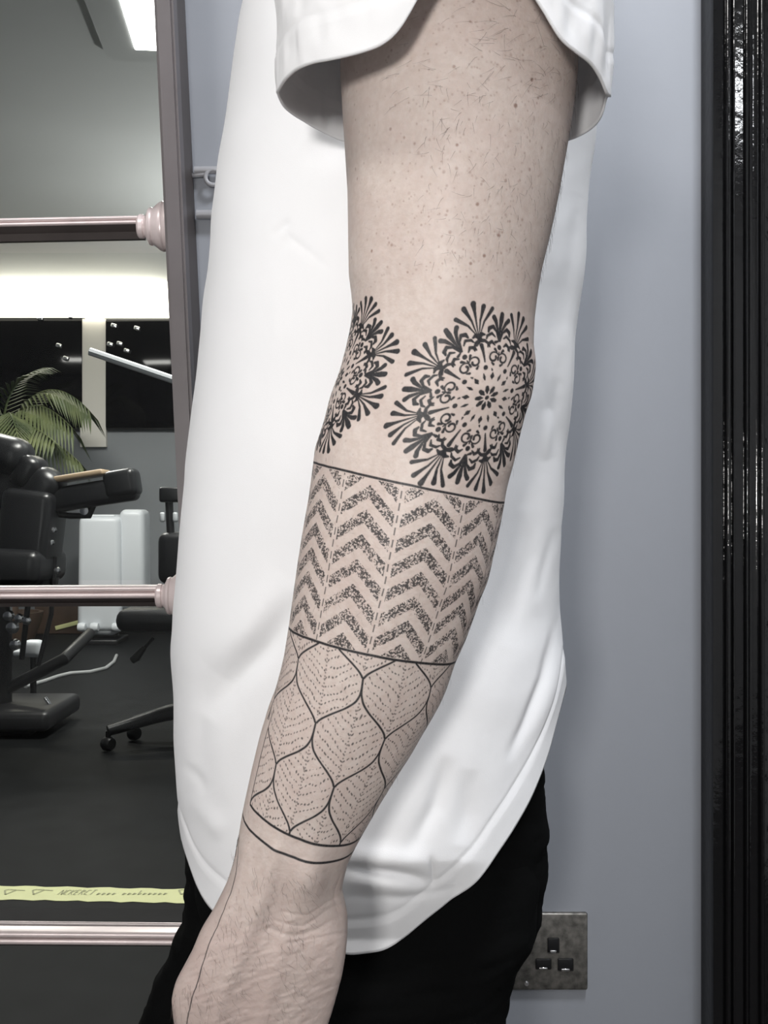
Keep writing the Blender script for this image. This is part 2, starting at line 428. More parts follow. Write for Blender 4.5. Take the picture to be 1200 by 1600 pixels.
dark_window(2, -160, 128, 492, 668, ((63, 497), (109, 493), (92, 540), (103, 560)))
dark_window(3, 165, 300, 500, 668, ((178, 509), (214, 513), (172, 538), (187, 537), (198, 548)))
lb = empty('lit_wall_band', (W(0, 0, FY).x, FY-.1, W(0, 495, FY).z), 'long cream strip of lit wall above the dark windows, built glowing', 'light')
a = W(-200, 441, FY-.12); b = W(263, 494, FY-.12)
box('diffuser', (a.x, FY-.12, b.z), (b.x, FY-.03, a.z), M_lit_band, lb, .012)
box('lit_band_back', (a.x-.01, FY-.035, b.z-.005), (b.x+.01, FY, a.z+.012), M_white, lb)

# ceiling panel with a grey frame
cp = empty('ceiling_panel_light', (-.62, 4.2, CZ), 'bright white ceiling panel light of the studio, cut by the mauve post', 'light')
rz = Matrix.Translation((-.68, 4.12, CZ-.03)) @ Matrix.Rotation(.10, 4, 'Z')
box('diffuser', (-.33, -.6, -.012), (.33, .10, .02), M_led, cp, .004, 2, rz)
bm = bmesh.new()
for lo, hi in (((-.46, -.72, -.006), (-.33, .22, .03)), ((.33, -.72, -.006), (.46, .22, .03)), ((-.33, .10, -.006), (.33, .22, .03)), ((-.33, -.72, -.006), (.33, -.6, .03))):
    bm_box(bm, lo, hi, 0, 1, rz)
bm_done(bm, 'frame', M_sceil, cp)

# white slim lamp arm on a floor stand
B_X = W(400, 637, 4.0).x
fl = empty('floor_lamp', (B_X, 4.0, 0), 'white slim lamp arm sloping across the dark window', 'lamp')
A = W(140, 549, 4.0); B = W(400, 637, 4.0)
bm = bmesh.new(); bm_tube(bm, [A, B], .0155, 8); bm_done(bm, 'lamp_arm', M_white, fl, 40)
tube('pole', [(B.x, 4.0, .02), (B.x, 4.0, B.z+.02)], .014, M_white, fl)
lathe('base', [(.0, .03), (.12, .028), (.14, .01), (.14, 0), (0, 0)], M_white, fl, (B.x, 4.0, 0))

# added floor lamp, unseen behind the partition wall, brightens the studio ceiling
TL = (-.10, 6.3)
ul = empty('added_fill_lamp', (TL[0], TL[1], 0), 'added tall floor lamp, unseen behind the grey wall, brightening the studio ceiling', 'lamp')
lathe('base', [(0, .03), (.13, .028), (.15, .01), (.15, 0), (0, 0)], M_dark, ul, (TL[0], TL[1], 0))
tube('pole', [(TL[0], TL[1], .02), (TL[0], TL[1], 1.72)], .014, M_dark, ul)
lathe('added_lamp_bowl', [(.02, 1.70), (.08, 1.73), (.16, 1.80), (.20, 1.87), (.195, 1.87), (.15, 1.81), (.07, 1.75), (0, 1.74)], M_dark, ul, (TL[0], TL[1], 0))
ulo = area('added_fill_light', (TL[0], TL[1], 1.84), .22, .22, 46, (1, .985, .96)); ulo.rotation_euler = (PI, 0, 0)
# yellow tape on the floor
tp = empty('floor_tape', (-.8, 2.7, 0), 'yellow printed tape stuck across the black floor', 'tape')
bm = bmesh.new()
a0, a1 = -1.5, -.36
n = 40
top = []; bot = []
for k in range(n+1):
    x = a0+(a1-a0)*k/n
    sl = (x+1.0)*-.05
    yf = 2.735+sl+.004*math.sin(k*1.7); yn = 2.640+sl+.004*math.sin(k*2.3+1)
    top.append(bm.verts.new((x, yf, .0015))); bot.append(bm.verts.new((x, yn, .0015)))
for k in range(n): bm.faces.new((bot[k], bot[k+1], top[k+1], top[k]))
r = bmesh.ops.extrude_face_region(bm, geom=bm.faces[:])
bmesh.ops.translate(bm, verts=[v for v in r['geom'] if isinstance(v, bmesh.types.BMVert)], vec=(0, 0, -.001))
bm_done(bm, 'tape_strip', M_tape, tp)
bm = bmesh.new()
def stroke(x, y, dx, dy, wd=.005):
    d = Vector((dx, dy, 0)); nrm = Vector((-dy, dx, 0)).normalized()*wd/2
    p = Vector((x, y, .0022)); bm.faces.new([bm.verts.new(v) for v in (p-nrm, p+d-nrm, p+d+nrm, p+nrm)])
def fl_pt(px, py):
    d = F/(py-800); return (px-600)/F*d, d
for gx in (10, 54, 284):                     # heart-like outlines
    x, y = fl_pt(gx, 1397)
    stroke(x-.012, y+.022, .012, -.030); stroke(x, y-.008, .018, .032); stroke(x-.012, y+.022, .010, .006); stroke(x+.0, y+.026, .018, -.002); stroke(x+.02, y+.024, .022, -.004)
GL = {'N': [(0, 0, 0, 1), (0, 1, .7, 0), (.7, 0, .7, 1)], 'C': [(.7, .9, .1, 1), (.1, 1, 0, .1), (0, .1, .7, 0)], 'K': [(0, 0, 0, 1), (.1, .5, .7, 1), (.1, .5, .7, 0)],
      'E': [(0, 0, 0, 1), (0, 1, .6, 1), (0, .5, .5, .5), (0, 0, .6, 0)], 'R': [(0, 0, 0, 1), (0, 1, .7, .8), (.7, .8, 0, .5), (.2, .5, .7, 0)], 'T': [(.35, 0, .35, 1), (0, 1, .75, 1)]}
for k, g in enumerate('NCKERCT'):
    x, y = fl_pt(90+k*8.0, 1399)
    for x0, y0, x1, y1 in GL[g]:
        stroke(x+x0*.013+y0*.006, y+y0*.032, (x1-x0)*.013+(y1-y0)*.006, (y1-y0)*.032, .0032)
for k in range(14):
    x, y = fl_pt(152+k*8, 1398)
    if k in (4,): continue
    stroke(x, y-.006, .003, .014 if k != 8 else .03, .004); stroke(x, y-.004, .008, .008, .0035)
tag(bm_done(bm, 'printed_lettering', M_print, tp), kind='stuff')

# ---- black treatment chair (left edge)
CY = 4.75
ch = empty('tattoo_chair', (W(5, 0, CY).x, CY, 0), 'black padded tattoo chair with tan topped armrest at the left edge', 'chair')
def at(px, py, d=CY): return W(px, py, d)
def cushion(name, c, size, m, parent, rot=(0, 0, 0), bev=None):
    return obox(name, c, size, m, parent, bev or min(size)*.42, rot, 4)
cushion('headrest', at(8, 712), (.25, .22, .19), M_vinyl, ch, (0, .25, 0))
cushion('headrest_bolster', at(46, 738), (.11, .2, .16), M_vinyl, ch, (0, .5, 0))
cushion('backrest', at(5, 800), (.42, .16, .42), M_vinyl, ch, (0, .25, 0))
cushion('side_wing', at(66, 766), (.16, .2, .22), M_vinyl, ch, (0, .7, 0))
arm_ = cushion('armrest', at(150, 772), (.39, .13, .115), M_vinyl, ch, (0, -.16, 0), .03)
obox('armrest_strip', at(122, 745), (.27, .15, .028), M_tan, arm_, .01, (0, -.16, 0))
cushion('armrest_tip', at(192, 756), (.15, .15, .13), M_vinyl, arm_, (0, -.16, 0), .03)
tube('armrest_bracket', [at(146, 790), at(140, 806), at(110, 806), at(60, 800)], .014, M_dark, ch)
lathe('bracket_knob', [(0, .03), (.02, .028), (.024, 0), (0, 0)], M_chrome, ch, at(134, 798), 16, Matrix.Rotation(PI/2, 4, 'X'))
cushion('seat', at(-20, 880), (.62, .45, .16), M_vinyl, ch, (0, .05, 0), .05)
cushion('seat_side', at(48, 850), (.23, .3, .5), M_vinyl, ch, (0, .12, 0), .04)
tube('strut', [at(17, 815), at(16, 905), at(14, 990)], .012, M_chrome, ch)
tube('strut', [at(76, 850), at(46, 925), at(34, 1030)], .013, M_dark, ch)
tube('strut', [at(86, 870), at(80, 960), at(60, 1040)], .011, M_dark, ch)
for px, py in ((84, 828), (80, 848), (90, 891)):
    lathe('bolt', [(0, .02), (.012, .018), (.015, 0), (0, 0)], M_chrome, ch, at(px, py, CY-.06), 14, Matrix.Rotation(PI/2, 4, 'X'))
for px, py, s in ((14, 962, .026), (30, 966, .022), (20, 980, .03), (24, 1007, .026), (42, 970, .02)):
    lathe('joint', [(0, s), (s*.8, s*.8), (s, 0), (0, 0)], M_chrome, ch, at(px, py, CY-.1), 14, Matrix.Rotation(PI/2, 4, 'X'))
tube('column', [(at(-6, 0).x, CY, .06), (at(-6, 0).x, CY, .62)], .07, M_dark, ch)
obox('base', (at(10, 0).x, CY, .075), (.55, .5, .09), M_dark, ch, .03)
tube('base_end', [at(76, 1087)+Vector((0, -.05, 0)), at(84, 1098)+Vector((0, -.05, 0)), at(86, 1118)+Vector((0, -.05, 0))], .009, M_chrome, ch)
tube('base_leg', [at(10, 1077), at(100, 1030), at(140, 990, 5.2)], .028, M_dark, ch)
box('base_foot', (at(-30, 0).x, CY-.18, 0), (at(70, 0).x, CY-.05, .05), M_dark, ch, .012)

# white foot pedal beside the chair
fp = empty('foot_pedal', (at(52, 0, 5.2).x, 5.2, 0), 'small rounded white box beside the chair struts', 'box')
obox('casing', W(52, 1013, 5.2), (.095, .09, .085), M_white, fp, .025)
obox('foot', W(36, 1020, 5.2), (.08, .08, .03), M_white, fp, .01)
tube('stem', [W(52, 1022, 5.2), (W(52, 1022, 5.2).x, 5.2, 0)], .016, M_dark, fp)
# cables
cbl = tube('power_cable', [W(x, y, F/(y-800)) + Vector((0, 0, .008)) for x, y in ((182, 1026), (178, 1036), (165, 1046), (140, 1052), (110, 1054), (90, 1059), (70, 1066), (40, 1075))], .012, M_cable, None, 8)
tag(cbl, 'pale cable curving over the floor below the white bin', 'cable')
cb2 = tube('power_cable', [W(x, y, F/(y-800)) + Vector((0, 0, .008)) for x, y in ((-20, 1119), (0, 1121), (12, 1115), (26, 1121), (38, 1122), (46, 1130), (55, 1134), (66, 1133), (78, 1137))], .010, M_cable, None, 8)
tag(cb2, 'tangled pale cable on the floor under the black chair', 'cable')

# ---- white bin / appliance
BY = 7.9
bn = empty('pedestal_bin', (W(165, 0, BY).x, BY, 0), 'tall white plastic bin on a black wheeled base', 'bin')
def rounded_tower(name, px0, px1, py0, py1, depth, m, parent, y=BY, taper=.92):
    a = W(px0, py1, y); b = W(px1, py0, y)
    bm = bmesh.new(); bm_box(bm, (a.x, y-depth/2, a.z), (b.x, y+depth/2, b.z), .05, 4)
    cx = (a.x+b.x)/2
    for v in bm.verts:
        t = (v.co.z-a.z)/(b.z-a.z); k = 1+(taper-1)*t
        v.co.x = cx+(v.co.x-cx)*k
    return bm_done(bm, name, m, parent, 50)
bd = rounded_tower('body', 129, 198, 806, 984, .34, M_white, bn)
rounded_tower('side_column', 190, 232, 796, 950, .26, M_white, bn)
obox('lid', W(160, 807, BY), (.27, .3, .03), M_white, bn, .012)
rounded_tower('foot', 134, 190, 940, 990, .3, M_white, bn, BY, 1)
obox('base', W(162, 1000, BY-.02), (.30, .36, .045), M_dark, bn, .012)
for px in (128, 148, 182):
    lathe('wheel', [(0, .03), (.03, .028), (.036, .0), (.03, -.028), (0, -.03)], M_white, bn, W(px, 980, BY-.2), 16, Matrix.Rotation(PI/2, 4, 'Y'))

# ---- swivel chair
SY = 4.5; sxm = W(318, 0, SY).x
sw = empty('swivel_chair', (sxm, SY, 0), 'black swivel chair with casters partly hidden by the white shirt', 'chair')
cushion('seat', (sxm, SY, W(0, 962, SY).z), (.66, .5, .10), M_vinyl, sw, (0, 0, 0), .045)
cushion('backrest', W(285, 872, SY+.2), (.22, .09, .24), M_vinyl, sw, (0, 0, 0), .044)
tube('backrest_stem', [W(278, 940, SY+.2), W(268, 860, SY+.2), W(264, 780, SY+.2)], [.02, .018, .018], M_dark, sw)
obox('headrest', W(268, 773, SY+.2), (.105, .06, .07), M_vinyl, sw, .012)
for px in (254, 274):
    obox('stem_clamp', W(px, 808, SY+.19), (.022, .03, .045), M_white, sw, .008)
tube('gas_column', [(sxm, SY, .12), (sxm, SY, .5)], .028, M_dark, sw)
lv = tube('lever', [W(240, 996, SY-.05), W(226, 1012, SY-.05)], .008, M_dark, sw)
tube('lever_paddle', [W(226, 1011, SY-.05), W(213, 1027, SY-.05), W(206, 1032, SY-.05)], [.012, .02, .016], M_dark, lv)
for k, (dx, dy) in enumerate(((-.30, -.02), (-.36, -.22), (.1, -.38), (.36, -.05), (.12, .34))):
    e = Vector((sxm+dx, SY+dy, .085))
    bm = bmesh.new(); bm_tube(bm, [(sxm, SY, .15), (sxm+dx*.5, SY+dy*.5, .125), e], [.034, .030, .022], 10)
    lg = bm_done(bm, 'base_leg', M_dark, sw, 50)
    lathe('caster', [(0, .022), (.024, .022), (.030, .012), (.030, -.012), (.024, -.022), (0, -.022)], M_dark, lg, e+Vector((0, 0, -.053)), 18, Matrix.Rotation(PI/2, 4, 'Y') @ Matrix.Rotation(.5, 4, 'X'))
    tube('caster_stem', [e, e+Vector((0, 0, -.04))], .011, M_dark, lg, 8)

# ---- potted palm
PY = 8.0
pm = empty('potted_palm', (W(30, 0, PY).x, PY, 0), 'green potted palm with arching fronds in front of the dark window', 'plant')
pb = W(88, 990, PY)
lathe('pot', [(0, 0), (.16, 0), (.22, .16), (.23, .22), (.2, .22), (.19, .18), (0, .18)], M_brown, pm, (W(20, 0, PY).x, PY, 0))
tube('trunk', [(W(20, 0, PY).x, PY, .15), (W(26, 0, PY).x, PY, .9), (W(20, 0, PY).x, PY, 1.35)], [.04, .03, .02], M_brown, pm)
def frond(p0, pm_, p1, n, ll, droop, seed):
    r = random.Random(seed); bm = bmesh.new()
    p0, pm_, p1 = map(Vector, (p0, pm_, p1))
    pts = []
    for k in range(n+1):
        t = k/n; pts.append(p0*(1-t)**2+pm_*2*t*(1-t)+p1*t*t)
    bm_tube(bm, pts, [.010*(1-.8*k/n)+.001 for k in range(n+1)], 5)
    for k in range(3, n+1):
        t = k/n; tan = (pts[k]-pts[k-1]).normalized()
        for s in (-1, 1):
            side = Vector((-tan.y, tan.x, 0)); side = side.normalized()*s if side.length > 1e-3 else Vector((0, s, 0))
            L = ll*(.45+.75*math.sin(PI*min(1, t*.92+.06)))*r.uniform(.85, 1.1)
            d = (tan*.75+side*.75+Vector((0, 0, -.15))).normalized()
            q0 = pts[k]; q1 = q0+d*L*.5+Vector((0, 0, -droop*L*.15)); q2 = q0+d*L+Vector((0, 0, -droop*L*.6))
            wv = Vector((0, 0, 1)).cross(d).normalized()*.011*r.uniform(.9, 1.4); up = Vector((0, 0, .004))
            a = [bm.verts.new(v) for v in (q0-wv*.4, q0+up, q0+wv*.4, q1-wv, q1+up*1.5, q1+wv, q2)]
            for f in ((0, 1, 4, 3), (1, 2, 5, 4), (3, 4, 6), (4, 5, 6)): bm.faces.new([a[i] for i in f])
    return bm_done(bm, 'frond', M_leaf, pm)
r0 = W(5, 690, PY)
frond(r0, W(60, 560, PY), W(138, 640, PY-.1), 26, .34, 1.0, 1)
frond(r0, W(40, 590, PY-.2), W(112, 668, PY-.3), 24, .34, 1.2, 2)
frond(r0, W(0, 590, PY-.2), W(70, 575, PY), 22, .28, .6, 3)
frond(r0, W(50, 650, PY-.3), W(124, 722, PY-.3), 24, .26, 1.0, 4)
frond(r0, W(-20, 580, PY-.2), W(-80, 620, PY-.1), 22, .34, 1.0, 5)
frond(r0, W(10, 600, PY-.4), W(30, 690, PY-.7), 22, .30, 1.1, 6)
frond(r0, W(-10, 610, PY-.3), W(-40, 700, PY-.5), 22, .30, 1.1, 7)
frond(r0, W(30, 640, PY-.4), W(84, 690, PY-.6), 22, .26, 1.0, 8)
# low brown crate with a yellow strip
cr = empty('storage_crate', (W(110, 0, 8.5).x, 8.5, 0), 'low brown box with a yellow green strip against the far wall', 'box')
box('crate_body', (W(55, 0, 8.4).x, 8.38, 0), (W(136, 0, 8.4).x, 8.62, .30), M_brown, cr, .01)
obox('strip', W(105, 977, 8.375), (.20, .01, .035), M_tape, cr, .004, (0, -.25, 0))

# ================================================================ PERSON
YC = .56
LT = [(-330, 640), (-260, 600), (-150, 560), (0, 538), (60, 532), (120, 532), (175, 535), (221, 538), (300, 543), (400, 544.5), (430, 545), (460, 549), (487, 551), (520, 546), (550, 539), (580, 531), (620, 516), (660, 506), (700, 492.5), (725, 489.5), (775, 483), (825, 474), (875, 466), (925, 459), (975, 452), (1025, 444), (1050, 438), (1075, 431), (1100, 421), (1150, 406), (1200, 394), (1250, 383), (1275, 378), (1300, 374), (1325, 370), (1350, 364), (1375, 356), (1400, 344), (1425, 331), (1450, 315), (1480, 303), (1510, 287), (1530, 276), (1555, 270), (1580, 272), (1600, 275), (1650, 292), (1700, 318), (1730, 350)]
RT = [(-330, 800), (-260, 850), (-150, 885), (0, 899), (60, 902), (100, 901), (140, 899), (175, 894), (220, 887), (260, 880), (300, 873), (340, 865), (380, 856), (420, 846), (460, 839), (500, 834), (540, 832), (570, 836), (590, 834), (620, 829), (650, 818), (680, 810), (700, 806), (731, 799), (762, 791), (800, 785), (840, 777), (870, 770), (890, 766), (910, 761), (935, 750), (970, 738), (1000, 727), (1035, 711), (1075, 698), (1100, 687), (1125, 673), (1150, 658), (1175, 644), (1200, 628), (1250, 597), (1300, 568), (1320, 557), (1350, 543), (1375, 537), (1390, 534), (1410, 539), (1430, 543), (1460, 543), (1490, 540), (1520, 535), (1550, 527), (1575, 520), (1600, 512), (1650, 492), (1700, 466), (1730, 430)]
HD = [(-330, .03), (-260, .05), (-150, .058), (0, .061), (100, .062), (300, .058), (450, .051), (580, .050), (700, .049), (850, .047), (1000, .042), (1150, .035), (1250, .030), (1330, .026), (1400, .024), (1480, .021), (1600, .017), (1700, .013), (1730, .006)]
def aprof(b):
    l = gsmooth(LT, b, 5); r = gsmooth(RT, b, 5); h = gsmooth(HD, b, 40)
    return (l+r)/2, (r-l)/2, h
def inv(px, py):
    """photo point on the arm -> (angle round the arm, height coordinate)"""
    b = float(py); th = 0
    for _ in range(30):
        c, w_, h = (v[0] for v in aprof(np.array([b])))
        d = YC-h*math.cos(th); X = (px-600)/F*d
        th = math.asin(max(-1, min(1, (X-(c-600)/F*YC)/(w_/F*YC))))
        b = 800+(py-800)*d/YC
    return th, b

brow = np.concatenate([np.arange(-330, -10, 8.), np.arange(-10, 440, 1.6), np.arange(440, 1345, .92), np.arange(1345, 1612, 1.6), np.arange(1612, 1731, 5.)])
tf = np.radians(np.concatenate([np.linspace(-112, 112, 540), np.linspace(112, 248, 70)[1:-1]]))
NB, NT = len(brow), len(tf)
cc, ww, hh = aprof(brow)
TH = np.broadcast_to(tf[None], (NB, NT)); BB = np.broadcast_to(brow[:, None], (NB, NT))
THs = np.where(TH > PI, TH-2*PI, TH)
WWm = ww[:, None]
sinT, cosT = np.sin(TH), np.cos(TH)
flat = np.clip((brow-1330)/150, 0, 1)[:, None]        # hand is flatter than the arm
pw = 1-.22*flat
ex = np.sign(sinT)*np.abs(sinT)**pw; ey = np.sign(cosT)*np.abs(cosT)**pw
X = (cc[:, None]-600)/F*YC+WWm/F*YC*ex
Y = YC-hh[:, None]*ey
Z = CAMZ+(800-BB)/F*YC+0*TH
# chart in photo-like pixels for sculpting (front)
PX = 600+F*X/Y; PYv = 800-F*(Z-CAMZ)/Y
front = np.clip(cosT*3, 0, 1)
D = np.zeros_like(X)
def bump(px, py, sx, sy, ang, amp):
    a = math.radians(ang); dx = PX-px; dy = PYv-py
    u = dx*math.cos(a)+dy*math.sin(a); v = -dx*math.sin(a)+dy*math.cos(a)
    return amp*np.exp(-.5*((u/sx)**2+(v/sy)**2))
def ridge(pts, wd, amp):
    """elongated relief following a polyline"""
    best = np.full_like(PX, 1e9)
    pts = np.array(pts, float)
    lo = pts.min(0)-4*wd; hi = pts.max(0)+4*wd
    m = (PX > lo[0]) & (PX < hi[0]) & (PYv > lo[1]) & (PYv < hi[1]) & (cosT > 0)
    x = PX[m]; y = PYv[m]; bb_ = np.full_like(x, 1e9)
    for (x0, y0), (x1, y1) in zip(pts, pts[1:]):
        dx, dy = x1-x0, y1-y0; L = dx*dx+dy*dy
        t = np.clip(((x-x0)*dx+(y-y0)*dy)/L, 0, 1)
        bb_ = np.minimum(bb_, np.hypot(x-x0-t*dx, y-y0-t*dy))
    r = np.zeros_like(PX); r[m] = amp*np.exp(-.5*(bb_/wd)**2)
    return r
# wrist and hand relief
D += bump(478, 1372, 26, 30, 20, .0042) + bump(520, 1395, 20, 34, 0, -.0030) + bump(440, 1400, 18, 55, 18, -.0022)
D += bump(500, 1440, 60, 20, -10, -.0012) + bump(330, 1520, 34, 60, 20, .0020) + bump(450, 1530, 45, 70, 10, .0022)
D += ridge([(430, 1330), (412, 1400), (385, 1470), (350, 1560), (335, 1620)], 9, .0013)
D += ridge([(452, 1440), (430, 1500), (405, 1620)], 10, .0010)
D += ridge([(385, 1330), (372, 1390), (352, 1440)], 8, .0010)
D += ridge([(420, 1452), (460, 1462), (500, 1452), (540, 1432)], 2.6, -.0004) + ridge([(430, 1440), (475, 1447), (535, 1415)], 2.2, -.00035)
D += ridge([(450, 1472), (490, 1466), (540, 1458)], 2.0, -.0003) + ridge([(440, 1425), (480, 1430), (530, 1405)], 1.8, -.0003)
# elbow and forearm relief
D += bump(775, 640, 40, 70, -10, .0022) + bump(700, 540, 50, 30, 10, -.0012) + bump(600, 600, 30, 90, 15, -.0012) + bump(640, 860, 40, 140, 15, .0018)
D += bump(740, 180, 60, 150, 0, .0016) + bump(620, 420, 30, 120, 5, -.0010)
# fine skin texture
nz = vnoise(PX/3.0, PYv/3.0, 1)-.5; nz2 = vnoise(PX/11.0, PYv/11.0, 2)-.5
hd_ = np.clip((BB-1330)/120, 0, 1)
wr = vnoise((PX*.35+PYv*.94)/5.0, (PX*.94-PYv*.35)/16.0, 3)-.5      # hand skin wrinkles
D += (nz*.00008+nz2*.00015)*(1+.5*hd_) + wr*.00036*hd_*np.clip((cosT-.1)*2, 0, 1)
D = D*front
nx = ex; ny = -ey
X = X+D*nx; Y = Y+D*ny
P_arm = np.stack([X, Y, Z], -1)

# ---- tattoo ink, drawn in arm coordinates (angle, height)
ink = np.zeros((NB, NT))
def over(a): 
    global ink
    ink = np.maximum(ink, np.clip(a, 0, 1))
s_, c_ = np.sin(THs), np.cos(THs)
bT = 753.25+31.59*s_+8.79*c_; bB = 1004.49+26.37*s_+3.43*c_
b1 = 1264.56+32.88*s_+21.47*c_; b2 = 1291.8+28.74*s_+21.55*c_
deg = np.degrees(THs)
def line(bl, r=1.7, cond=None, jit=.35, seed=9):
    d = np.abs(BB-bl+(vnoise(deg/6, BB*0, seed)-.5)*jit*2)
    a = np.clip(.5+(r-d)/.9, 0, 1)
    over(a if cond is None else a*cond)
line(bT, 1.8); line(bB, 1.9)
edge = -63.0
line(b1, 1.9, (deg > edge)); line(b2, 1.9, np.ones_like(deg))
# chevrons
q = (BB-bT)/(bB-bT)
col = (deg+4)/36.0; cf = col-np.floor(col)                 # 0..1 within a column
tri = np.abs(cf-.5)*2                                       # 0 at the peak, 1 at the dashed line
ph = (q-.045-.15*tri)/.1435
pf = ph-np.floor(ph)
band = ((pf < .54) & (ph > -1.0) & (tri < .90))
inside = (q > .012) & (q < .99)
st1 = vnoise(deg*2.6/1.9, BB/1.9, 21); st2 = vnoise(deg*2.6/1.2, BB/1.2, 22)
dens = .53-.06*(1-np.abs(pf/.54-.5)*2)+.10*(vnoise(deg/14, BB/26, 5)-.5)
stip = np.clip((st1*.5+st2*.5-dens+.09)/.10, 0, 1)
over(stip*.92*(band & inside))
fade = (vnoise(deg/7, BB/14, 31) > .3)
dash = (np.abs(cf-np.round(cf)) < .012) & ((BB/17.5) % 1 < .62) & inside
over(.8*dash)
# leaves (ogee lattice)
q2 = (BB-bB)/(b1-bB)
DQ = .285; HALF = 360/14.0
dth = deg-(-2+19*(q2-.125))
tt = (q2-.125)/DQ; kk = np.floor(tt); t_ = tt-kk
FT = [0, .15, .3, .45, .6, .75, .9, 1]; FV = [0, 0, .012, .10, .32, .63, .90, 1]
fs = gsmooth(np.stack([np.array(FT)*1000, FV], 1), np.clip(t_, 0, 1)*1000, 40)
par = np.mod(kk, 2)
def near(center):           # distance in degrees to the family of curves spaced 2*HALF
    d = (dth-center)/(2*HALF); return (d-np.round(d))*2*HALF
g1 = near(par*HALF+HALF*fs); g2 = near(par*HALF-HALF*fs)
Rp = WWm*.93
slope = HALF*PI/180*Rp*np.interp(t_, [0, .2, .35, .5, .75, .9, 1], [.3, .05, .6, 1.5, 2.0, 1.5, .8])/np.maximum(1, DQ*(b1-bB))
gd = np.minimum(np.abs(g1), np.abs(g2))*PI/180*Rp/np.sqrt(1+slope**2)
inb = (q2 > 0.0) & (q2 < 1.0)
th_e = -63-3*np.clip((1250-BB)/130, 0, 1)
leafm = inb & ((deg > th_e) | (BB < 1118))
over(1.0*np.clip(.5+(1.5-gd)/.9, 0, 1)*leafm)
over(.9*np.clip(.5+(1.2-np.abs((deg-th_e)*PI/180*Rp))/.9, 0, 1)*((BB > 1100) & (q2 < 1)))
# veins: dotted midrib and ribs
for off in (0, 1):                                           # leaves whose tip lies on rows of each parity
    row = np.ceil((tt-off)/2)*2+off                          # tip row below this point
    v = (row-tt)*DQ*(b1-bB)                                  # px above tip
    cen = np.mod(row, 2)*HALF
    u = near(cen)*PI/180*Rp
    lowh = row-tt < 1                                        # lower half of the leaf, below its widest point
    lim = np.where(lowh, HALF*(1-fs), HALF*fs)*PI/180*Rp
    within = (np.abs(u) < lim-2) & (gd > 3.5) & (v > 8)
    vj = v+(vnoise(deg/5, BB/14, 44)-.5)*7
    rib = (vj-.62*np.abs(u)-.0009*u*u)/12.5
    rd = np.abs(rib-np.round(rib))*13.0*.85
    ud = np.abs(u)+(vnoise(deg/3, BB/4, 45)-.5)*2.5
    dd = np.abs((ud/5.0) % 1-.5)*5.0
    r = 1.3+.5*(vnoise(deg/2.5, BB/6, 46)-.5)
    a = np.clip(.5+(r-np.hypot(rd, dd))/.9, 0, 1)*.85
    mid = np.clip(.5+(1.25-np.hypot(np.abs(u), np.abs((v/5) % 1-.5)*5))/.9, 0, 1)*.7
    over(np.maximum(a*(vnoise(deg/2, BB/5, 40) > .22), mid)*within*leafm)

# strokes for mandalas and the hand line
def draw(pts, rad, a=.93, loc=None):
    """tapered polyline in local px (u right, v down) round loc=(theta0,b0,R)"""
    th0, b0, R = loc
    pts = np.asarray(pts, float)
    if not hasattr(rad, '__len__'): rad = [rad]*len(pts)
    rad = np.asarray(rad, float); mr = rad.max()+2
    u0, v0 = pts.min(0)-mr; u1, v1 = pts.max(0)+mr
    i0, i1 = np.searchsorted(brow, (b0+v0, b0+v1))
    if i1-i0 < 1: return
    segs = []
    for sh in (0, 2*PI):
        lo = th0+u0/R+sh; hi = th0+u1/R+sh
        j0, j1 = np.searchsorted(tf, (lo, hi))
        if j1-j0 < 1: continue
        u = (tf[j0:j1]-sh-th0)[None, :]*R; v = (brow[i0:i1]-b0)[:, None]
        acc = np.zeros((i1-i0, j1-j0))
        for k in range(len(pts)-1):
            x0, y0 = pts[k]; dx, dy = pts[k+1]-pts[k]; L = dx*dx+dy*dy+1e-9
            t = np.clip(((u-x0)*dx+(v-y0)*dy)/L, 0, 1)
            d = np.hypot(u-x0-t*dx, v-y0-t*dy); r = rad[k]+(rad[k+1]-rad[k])*t
            acc = np.maximum(acc, np.clip(.5+(r-d)/.9, 0, 1))
        ink[i0:i1, j0:j1] = np.maximum(ink[i0:i1, j0:j1], acc*a)

